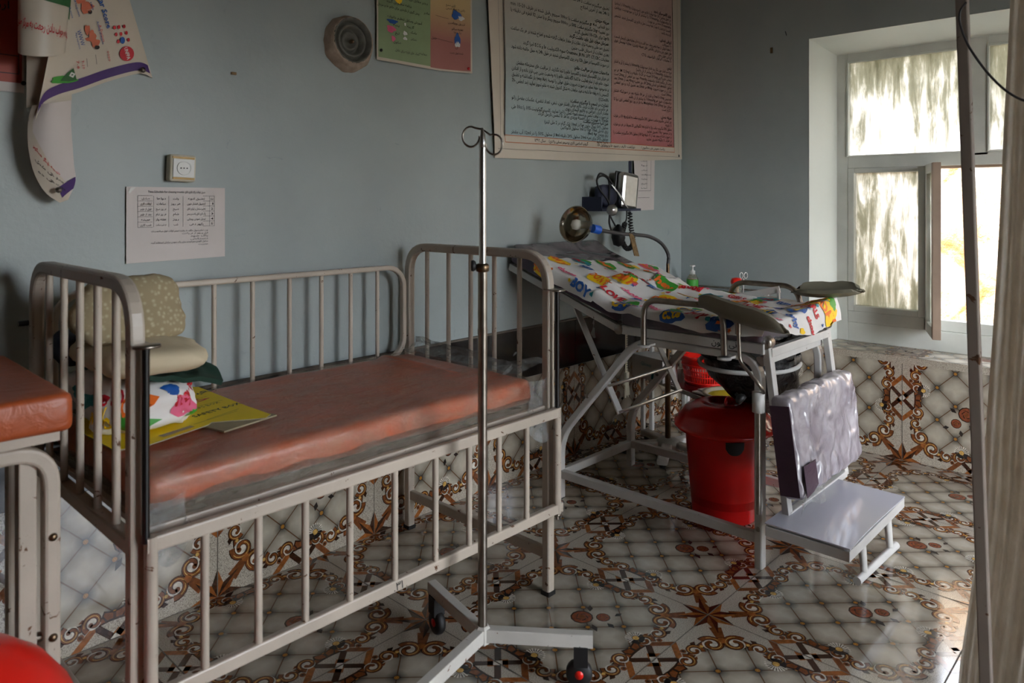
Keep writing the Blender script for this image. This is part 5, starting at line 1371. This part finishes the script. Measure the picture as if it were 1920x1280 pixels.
# main face: top edge out of frame, bottom edge = violet band curve
bot = [fY(66, 226, -.10), fY(80, 200, -.10), (fY(110, 184, -.085)), fY(150, 172, -.06), fY(205, 152, -.035), fY(262, 138, -.02), fY(286, 146, -.012)]
topp = [fY(118, -60, -.10), fY(122, -62, -.095), fY(130, -64, -.08), fY(150, -66, -.06), fY(175, -68, -.035), fY(205, -70, -.02), fY(222, -72, -.012)]
def face(u, v, d=0):
    p = curve(bot, u).lerp(curve(topp, u), v); 
    p.y -= .015*math.sin(PI*v)*(1-u); p.y -= d; return p
m = MB('posterpaper'); m.sheet(lambda u, v: face(u, v), 34, 30, .0008, 'posterpaper', 'paper')
# the violet band
m.grid(lambda u, v: face(.03+.935*u, .03+.075*v, .002), 34, 3, 'violet')
fx = lambda x, y_: face(x, y_, .0035)
def toimg(p):
    q = p-CPOS; D = q.dot(V((math.cos(CTH), math.sin(CTH), 0))); return 960+CF*q.dot(CR)/D, CV0-CF*q.z/D
NG = 40
_g = [(i/NG, j/NG, toimg(face(i/NG, j/NG))) for i in range(NG+1) for j in range(NG+1)]
def fp(px_, py_, d=.004):    # design drawn on the flat view of the poster, carried to its curved face
    a_, b_, _ = min(_g, key=lambda t: (t[2][0]-px_)**2+(t[2][1]-py_)**2)
    for _ in range(4):
        x0, y0 = toimg(face(a_, b_)); xa, ya = toimg(face(a_+.005, b_)); xb, yb = toimg(face(a_, b_+.005))
        j11, j21, j12, j22 = (xa-x0)/.005, (ya-y0)/.005, (xb-x0)/.005, (yb-y0)/.005; det = j11*j22-j12*j21
        if abs(det) < 1e-6: break
        ex, ey = px_-x0, py_-y0; a_ += (j22*ex-j12*ey)/det; b_ += (-j21*ex+j11*ey)/det
        a_ = max(0, min(.995, a_)); b_ = max(0, min(1, b_))
    return face(a_, b_, d)
motif(m, fp, [('O', 237, 101, 13.5, 14, 'inkred')] + [('O', x_, y_, 2.6, 3.6, 'inkred') for x_, y_ in ((214, 52), (222, 51), (232, 50), (217, 65), (226, 64), (236, 62), (221, 78), (240, 75))] + [('O', 229, 76, 4.5, 6.5, 'inkblue'),
    ('B', 162, 12, 12, 8, 'skin', 1), ('B', 150, 3, 9, 4, 'skin', 2), ('O', 168, 23, 4, 4, 'ink'), ('B', 160, 22, 8, 4, 'skin', 2),
    ('B', 163, 56, 5, 9, 'skin', 3), ('B', 172, 68, 7, 11, 'skin', 1), ('B', 178, 80, 8, 8, 'skin', 2), ('O', 181, 89, 5, 4, 'ink'), ('B', 168, 74, 10, 3, 'skin', 2)])
def ptext(s_, x, y, ang, L, h_, col, bold_=.02, rtl=False):
    """one line of lettering; ang is its heading on the flat view (degrees, clockwise from rightwards)"""
    vs, fs_, wd = glyphs(shape(s_) if rtl else s_, bold_, 1); c_, s2 = math.cos(math.radians(ang)), math.sin(math.radians(ang))
    m.add([fp(x+a/wd*L*c_+b_*h_*s2, y+a/wd*L*s2-b_*h_*c_, .0052) for a, b_ in vs], fs_, col)
ptext('UNFPA', 231, 90, 74, 23.5, 9.5, 'white', .03)
ptext('Apgar Score', 178, -22, 74, 80, 13, 'inkblue', .03); ptext('A. Doctors', 184, 48, 76, 32, 7, 'inkred', .01); ptext('Activity of muscle', 180, 41, 76, 44, 6, 'inkblue', .01)
ptext('Pulse rate', 160, -18, 72, 40, 6, 'inkblue', .01); ptext('Reflex response', 134, -12, 74, 46, 6, 'inkblue', .01); ptext('with score', 126, 8, 74, 28, 6, 'inkblue', .01)
ptext('WWW', 143, 58, 74, 30, 11, 'inkblue', 0); ptext('Appearance', 140, 62, 76, 32, 5, 'inkblue', 0)
ptext('--------', 177, 103, 84, 18, 6, 'ink', .02); ptext('--------', 160, 110, 84, 16, 6, 'ink', .02); ptext('9-10', 152, 114, 84, 16, 7, 'inkred', .01); ptext('7-8', 142, 114, 84, 16, 7, 'inkred', .01); ptext('0000', 199, 96, 80, 20, 6, 'inkred', .01)
motif(m, fp, [('B', 118, 150, 24, 7, 'inkgreen', 1)])
m.add([fp(x_, y_, .0048) for x_, y_ in ((112, 152), (124, 138), (137, 128), (143, 150), (128, 153))], [(0, 1, 2), (0, 2, 4), (2, 3, 4)], 'dgreen'); ptext('0', 128, 137, 74, 11, 15, 'white', .04)
m.add([fp(x_, y_, .0046) for x_, y_ in ((96, -40), (124, -40), (132, 0), (129, 38), (110, 18), (96, 8))], [(0, 1, 2), (0, 2, 5), (2, 3, 4), (2, 4, 5)], 'dgreen')
# rolled flap on the left
fl1 = [(30, 22), (60, 18), (100, 28), (122, 50), (134, 110), (134, 125), (100, 165), (66, 205)]
def roll(u, v):
    # vertical half-roll: u round the roll, v down
    a = PI*(u*1.15-.1); cxp = 84+(-6)*v; rp = 50-6*v; wtop = 18+v*80
    px_ = cxp-rp*math.cos(a); y_ = -.105-.035*math.sin(a)
    return fY(px_, wtop+(8*math.sin(a)) - 60*(1-v), y_)
m.sheet(roll, 20, 10, .0008, 'posterpaper', 'posterpaper')
def rolld(u, v): p = roll(u, v); q = roll(u+.01, v); r2 = roll(u, v+.01); n = (q-p).cross(r2-p).normalized(); n = n if n.y < 0 else -n; return p+n*.002
vs, fs_, wd = glyphs(shape('نتیجه و جواب دادن رجعت به مرکز صحی'), .02, 1)
m.add([rolld(.14+.80*(a/wd), .60-.16*b_+.22*(a/wd)**2) for a, b_ in vs], fs_, 'inkred')
m.grid(lambda u, v: rolld(.35+.6*u, .03+.38*v*(.4+.6*u)), 8, 5, 'dgreen')
def under(u, v):   # part hanging straight down behind
    px_ = 50+84*u; w = 90+v*112-u*14*v
    return fY(px_, w, -.06-.02*math.sin(u*PI))
m.sheet(under, 10, 12, .0008, 'posterpaper')
tl = [(60, 198), (52, 228), (52, 270), (62, 320), (84, 360), (112, 380)]; trr = [(134, 188), (133, 225), (136, 270), (139, 310), (142, 340), (128, 374)]
def ton(u, v):
    a = curve([V((p[0], p[1], 0)) for p in tl], v); b_ = curve([V((p[0], p[1], 0)) for p in trr], v); p = a.lerp(b_, u)
    return fY(p.x, p.y, -.085-.03*math.sin(u*PI)*(1-v)+.03*v)
def tonf(u, v, d): p = ton(u, v); p.y -= d; return p
m.sheet(ton, 16, 22, -.0008, 'paper', 'paper')
def printed(u, v, d=.002):   # printed strip along the lower left of the tongue
    e = .30+.62*v; return tonf(u*(.12+.86*max(0, v-.30)/.7 if v > .3 else .12), v, d)
m.grid(lambda u, v: printed(u, v), 14, 20, 'posterpaper')
m.grid(lambda u, v: tonf(.42+.56*u, .80+.13*v-.06*u, .0035), 6, 3, 'violet')
for (s_, y_, c_, L) in (('نتیجه اپگر سکور', .50, 'inkred', .30), ('چهار الی شش', .60, 'ink', .26), ('هفت الی ده', .70, 'ink', .2)):
    vs, fs_, wd = glyphs(shape(s_), .02, 1)
    m.add([tonf(.10+.62*(a/wd)*(.6+.4*y_)+(.3-.5*0)*0, y_+.26*(a/wd)-b_*.045-.08, .004) for a, b_ in vs], fs_, c_)
m.lathe([(0, 0), (.008, 0), (.006, .004), (0, .005)], n=12, mat='oldsteel', T=Matrix.Translation(fY(268, 131, -.03)) @ Matrix.Rotation(PI/2, 4, 'X'))
m.lathe([(0, 0), (.008, 0), (.006, .004), (0, .005)], n=12, mat='oldsteel', T=Matrix.Translation(fY(110, 356, -.088)) @ Matrix.Rotation(PI/2, 4, 'X'))
tag(base_of(m.obj('wall_poster')), 'white poster with violet band and red logo, curling off the wall at upper left', 'poster')

# white table sheet in a plastic sleeve
def P3(x, z, d=0): return V((x, -.006-.004*math.sin((x+3.1)*9)-d, z))
m = MB('paper'); X0, X1, Z0, Z1 = -3.098, -2.806, 1.072, 1.288
m.sheet(lambda u, v: P3(X0+(X1-X0)*u, Z0+(Z1-Z0)*v-.006*(1-u)*(1-v)), 12, 8, -.001)
def ln(xa, za, xb, zb, w=.0008): m.add([P3(xa, za, .002), P3(xb, zb, .002), P3(xb+(w if abs(xa-xb) < .001 else 0), zb+(0 if abs(xa-xb) < .001 else w), .002), P3(xa+(w if abs(xa-xb) < .001 else 0), za+(0 if abs(xa-xb) < .001 else w), .002)], [(0, 1, 2, 3)], 'ink')
gx = [-3.068, -3.024, -2.981, -2.939, -2.857, -2.841]; gz = [1.262-.0155*k for k in range(7)]
for x in gx: ln(x, gz[0], x, gz[-1])
for z in gz: ln(gx[0], z, gx[-1], z)
Tt = [['صادق', 'دواها', 'وقت', 'تطبیق ادویه', 'شماره'], ['اوقات کاری', 'ساعات', 'هر روز', 'کنترول فشار خون', '1'], ['قبل از ظهر', 'هر روز صبح', 'صبح', 'تعقیم سامان و لوازم اتاق', '2'], ['بعد از ظهر', 'هر روز شام', 'شام', 'پاک کاری اتاق ولادت و بستر', '3'], ['همیشه', 'هفته وار', 'روز', 'تبدیل نمودن روجایی', '4'], ['شب کاری', 'هر شب ساعت', 'شب', 'راپور دهی', '5']]
for r_, row in enumerate(Tt):
    for c_, s_ in enumerate(row):
        write(m, s_, lambda a, b_: P3(a, b_, .003), (gx[c_]+gx[c_+1])/2, gz[r_]-.011, .009, 'ink', 'C', min((gx[c_+1]-gx[c_])*.7, .011*len(s_)*.4+.004), .01, 0, 1, True)
write(m, 'Time Schedule for cleaning room', lambda a, b_: P3(a, b_, .003), -2.99, 1.271, .009, 'ink', 'C', .10, .01); write(m, 'جدول اوقات پاک کاری اتاق ها', lambda a, b_: P3(a, b_, .003), -2.905, 1.271, .009, 'ink', 'C', .07, .01, 0, 1, True)
for k, (L, s_) in enumerate(((.17, 'نوت: تمام پرسونل مکلف به رعایت نمودن اوقات فوق میباشند و باید'), (.08, 'قبل و بعد از هر ولادت'), (.055, 'پاک شود'), (.055, 'دستکش'), (.17, 'محلول کلورین نیم فیصد برای پاک نمودن سامان استفاده گردد'), (.03, 'مدیریت'))):
    write(m, s_, lambda a, b_: P3(a, b_, .003), -2.862, 1.155-.0085*k, .0075, 'ink', 'R', L, .005, 0, 1, True)
m.add([P3(-3.094, 1.272, .004), P3(-3.088, 1.284, .004), P3(-3.072, 1.288, .004), P3(-3.09, 1.268, .004)], [(0, 1, 2, 3)], 'white')
tag(base_of(m.obj('paper_notice')), 'white printed schedule sheet taped to the wall below the socket', 'notice')
m = MB('paper')
def P4(u, v): return V((-.527+.218*u+.01*v, -.006-.012*math.sin(v*3)*(1-u), 1.197+.004*u+.313*v))
m.sheet(P4, 8, 10, -.001)
m.add([V((-.545, -.004, 1.23)), V((-.525, -.004, 1.215)), V((-.525, -.004, 1.50)), V((-.555, -.004, 1.50))], [(0, 1, 2, 3)], 'navy')
for k in range(7): write(m, ['هدایات', 'دوا', 'مریض', 'وقت', 'معاینه', 'تاریخ', 'امضا'][k], lambda a, b_: P4(a, b_)+V((0, -.003, 0)), .62, .86-.08*k, .035, 'ink', 'R', .3, .01, 0, 1, True)
for (a, b_, c_, d_) in ((.2, .34, .8, .34), (.8, .34, .8, .95), (.2, .22, .75, .22), (.35, .62, .8, .62), (.6, .4, .6, .9)):
    m.add([P4(a, b_)+V((0, -.003, 0)), P4(c_, d_)+V((0, -.003, 0)), P4(c_+.01, d_+.006)+V((0, -.003, 0)), P4(a+.01, b_+.006)+V((0, -.003, 0))], [(0, 1, 2, 3)], 'cable')
tag(base_of(m.obj('paper_notice')), 'narrow white paper sheet hanging below the large poster near the corner', 'notice')

# socket
R = Matrix.Rotation(math.radians(2), 3, 'Y')
so_ = thing('wall_socket', 'cream wall socket with gold trim, above the white schedule sheet', 'socket', (-2.947, -.002, 1.345))
part(MB('cream').box((-2.947, -.018, 1.345), (.078, .034, .08), None, None, R), 'housing', so_, bevel=.006)
for zz in (1.376, 1.314): part(MB('gold').box((-2.947, -.036, zz), (.064, .004, .006), None, None, R), 'trim_strip', so_)
part(MB('white').box((-2.947, -.037, 1.345), (.062, .005, .054), None, None, R).lathe([(.018, 0), (.021, .004), (.021, 0)], n=24, T=Matrix.Translation((-2.947, -.039, 1.345)) @ Matrix.Rotation(PI/2, 4, 'X')), 'face_plate', so_)
mm = MB('blackmetal')
for dx in (-.009, 0, .009): mm.lathe([(0, 0), (.002, 0), (.002, .001), (0, .001)], n=10, T=Matrix.Translation((-2.947+dx, -.0398, 1.345)) @ Matrix.Rotation(PI/2, 4, 'X'))
part(mm, 'pin_holes', so_)

# stovepipe collar
vc = V((-2.341, 0, 1.826)); Tv = Matrix.Translation(vc) @ Matrix.Rotation(PI/2, 4, 'X')
vn_ = thing('stovepipe_collar', 'round zinc stovepipe collar set in rough plaster, left of the green poster', 'vent', (-2.341, 0, 1.826))
m = MB('plaster')
def pl(u, v):
    a = 2*PI*u; r_ = .080+.022*v*(1+.35*noise.noise(V((math.cos(a)*3, math.sin(a)*3, 2)))); h_ = .036*(1-v**2)+.001
    return Tv @ V((r_*math.cos(a), r_*math.sin(a)-.01*v, h_+.005*noise.noise(V((math.cos(a)*9, math.sin(a)*9, v*5)))*(1-v)))
m.grid(pl, 96, 12); part(m, 'plaster_collar', vn_, 'crumbly plaster edge')
part(MB('vent').lathe([(.082, 0), (.082, .036), (.076, .038), (.072, .008), (.064, .006), (.060, .028), (.051, .030), (.047, .002), (.040, .001), (.036, .014), (.024, .014), (.020, .003), (0, .003)], n=48, T=Tv), 'zinc_rings', vn_)
part(MB('soot').lathe([(.0, .009), (.034, .0125), (.034, .013), (0, .0135)], n=24, T=Tv), 'dark_centre', vn_) if False else None
part(MB('bronze').lathe([(0, .008), (.008, .008), (.008, .018), (.004, .024), (0, .024)], n=12, T=Tv @ Matrix.Translation((.008, 0, 0))), 'centre_nut', vn_)

# small marks and nails on the walls
def nail(p, d, name, label, L=.02): 
    m = MB('blackmetal').tube([V(p), V(p)+V(d)*L], .002, 6); tag(base_of(m.obj(name)), label, 'nail')
nail((0, -.637, 2.137), (-1, -.2, .5), 'wall_nail', 'bent nail high on the window wall', .03)
m = MB('rust').box((-.002, -.555, 2.068), (.004, .012, .03)); tag(base_of(m.obj('wall_peg')), 'small brown peg low beside the nail on the window wall', 'peg')
m = MB('rust').box((-2.775, -.004, 1.655), (.016, .008, .008)); tag(base_of(m.obj('wall_peg')), 'tiny brown peg in the back wall right of the curling poster', 'peg')

# ------------------------------------------------------------------ screen post, curtain and cable at right
scn = MB('polepaint')
d0 = V((-1.80, -1.8865, 0)); d1 = V((-1.80, -1.819, 2.2))
scn.bar([d0, d1], .026, .026, up=(1, 0, 0), r=.003)
tag(base_of(scn.obj('curtain_post')), 'grey-brown chipped square metal post in front of the curtain', 'post')
def cur(u, v):   # v 0 floor .. 1 top
    z = .0+2.35*v
    lead = curve([V((0, q, 0)) for q in (-1.808, -1.834, -1.857, -1.870, -1.884, -1.896, -1.905, -1.915, -1.925, -1.934, -1.94)], min(1, v)).y
    y_ = lead-.95*u
    x = -1.72-.05*u+.030*math.sin(u*34+1.2*math.sin(v*2))*(.75+.4*(1-v))*min(1, u*2.5)+.012*math.sin(u*71+v*4)*min(1, u*3)+.0045*math.sin(u*230+2.5*math.sin(v*2.2))+.003*math.sin(u*95-v*5)+.008*noise.noise(V((u*9, v*2.5, 3)))
    return V((x, y_, z+.004))
m = MB('curtain'); m.sheet(cur, 380, 36, .0012)
tag(base_of(m.obj('curtain')), 'unbleached beige curtain hanging in folds at the right edge', 'curtain')
m = MB('cable'); P = [fY(u, w, y_) for u, w, y_ in ((1806, 15, -1.86), (1799, 30, -1.87), (1803, 62, -1.875), (1826, 95, -1.88), (1852, 132, -1.89), (1880, 163, -1.90), (1925, 190, -1.92), (1990, 215, -1.95))]
def fX(u, w, x):
    r_ = V((math.cos(CTH), math.sin(CTH), 0))+CR*((u-960)/CF)-V((0, 0, 1))*((w-CV0)/CF); return CPOS+r_*((x-CPOS.x)/r_.x)
P = [fX(u, w, x) for u, w, x in ((1812, 4, -1.825), (1800, 22, -1.825), (1801, 48, -1.825), (1815, 84, -1.83), (1840, 122, -1.84), (1868, 154, -1.85), (1895, 176, -1.86), (1925, 190, -1.87), (1990, 205, -1.87), (2150, 210, -1.86))]
m.tube(smoothp(P), .0028, 8)
tag(base_of(m.obj('power_cable')), 'grey cable looping from the post across the curtain', 'cable')

# ------------------------------------------------------------------ light
w = bpy.data.worlds.new('world'); sc.world = w; w.use_nodes = True
nt = w.node_tree; nt.nodes.clear()
sky = nt.nodes.new('ShaderNodeTexSky'); sky.sky_type = 'NISHITA'; sky.sun_elevation = math.radians(50); sky.sun_rotation = math.radians(-90); sky.sun_disc = False; sky.air_density = 1.0; sky.dust_density = 2.0
bgn = nt.nodes.new('ShaderNodeBackground'); bgn.inputs[1].default_value = 6.5
out = nt.nodes.new('ShaderNodeOutputWorld'); hs = nt.nodes.new('ShaderNodeHueSaturation'); hs.inputs['Saturation'].default_value = .3; nt.links.new(sky.outputs[0], hs.inputs['Color']); nt.links.new(hs.outputs[0], bgn.inputs[0]); nt.links.new(bgn.outputs[0], out.inputs[0])
sd_ = bpy.data.lights.new('sun', 'SUN'); sd_.energy = 7; sd_.angle = math.radians(.6); sd_.color = (1, .96, .9)
so2 = bpy.data.objects.new('sun', sd_); COL.objects.link(so2)
so2.rotation_euler = V((-.62, .12, .78)).to_track_quat('Z', 'Y').to_euler()
# portal over the window so that the daylight is sampled through it
pd = bpy.data.lights.new('window_portal', 'AREA'); pd.shape = 'RECTANGLE'; pd.size = 1.45; pd.size_y = 1.65; pd.cycles.is_portal = True
po = bpy.data.objects.new('window_portal', pd); COL.objects.link(po); po.location = (.42, -1.46, 1.28)
po.rotation_euler = (V((-1, 0, 0))).to_track_quat('-Z', 'Y').to_euler()

fd_ = bpy.data.lights.new('fill_lamp', 'AREA'); fd_.shape = 'RECTANGLE'; fd_.size = 1.4; fd_.size_y = 2.1; fd_.energy = .18; fd_.color = (1, .86, .72)  # weak fill lamp added in the unseen opening to lift the room
fo_ = bpy.data.objects.new('fill_lamp', fd_); COL.objects.link(fo_); fo_.location = (-1.9, YF-.02, 1.12)
fo_.rotation_euler = V((0, 1, 0)).to_track_quat('-Z', 'Y').to_euler()
sc.view_settings.view_transform = 'Standard'; sc.view_settings.look = 'None'; sc.view_settings.gamma = 1; sc.view_settings.use_curve_mapping = False
sc.view_settings.exposure = -.62
sc.cycles.max_bounces = 10; sc.cycles.diffuse_bounces = 6; sc.cycles.transparent_max_bounces = 24
sc.cycles.caustics_reflective = False; sc.cycles.caustics_refractive = False
sc.cycles.use_denoising = True
sc.cycles.sample_clamp_indirect = 8
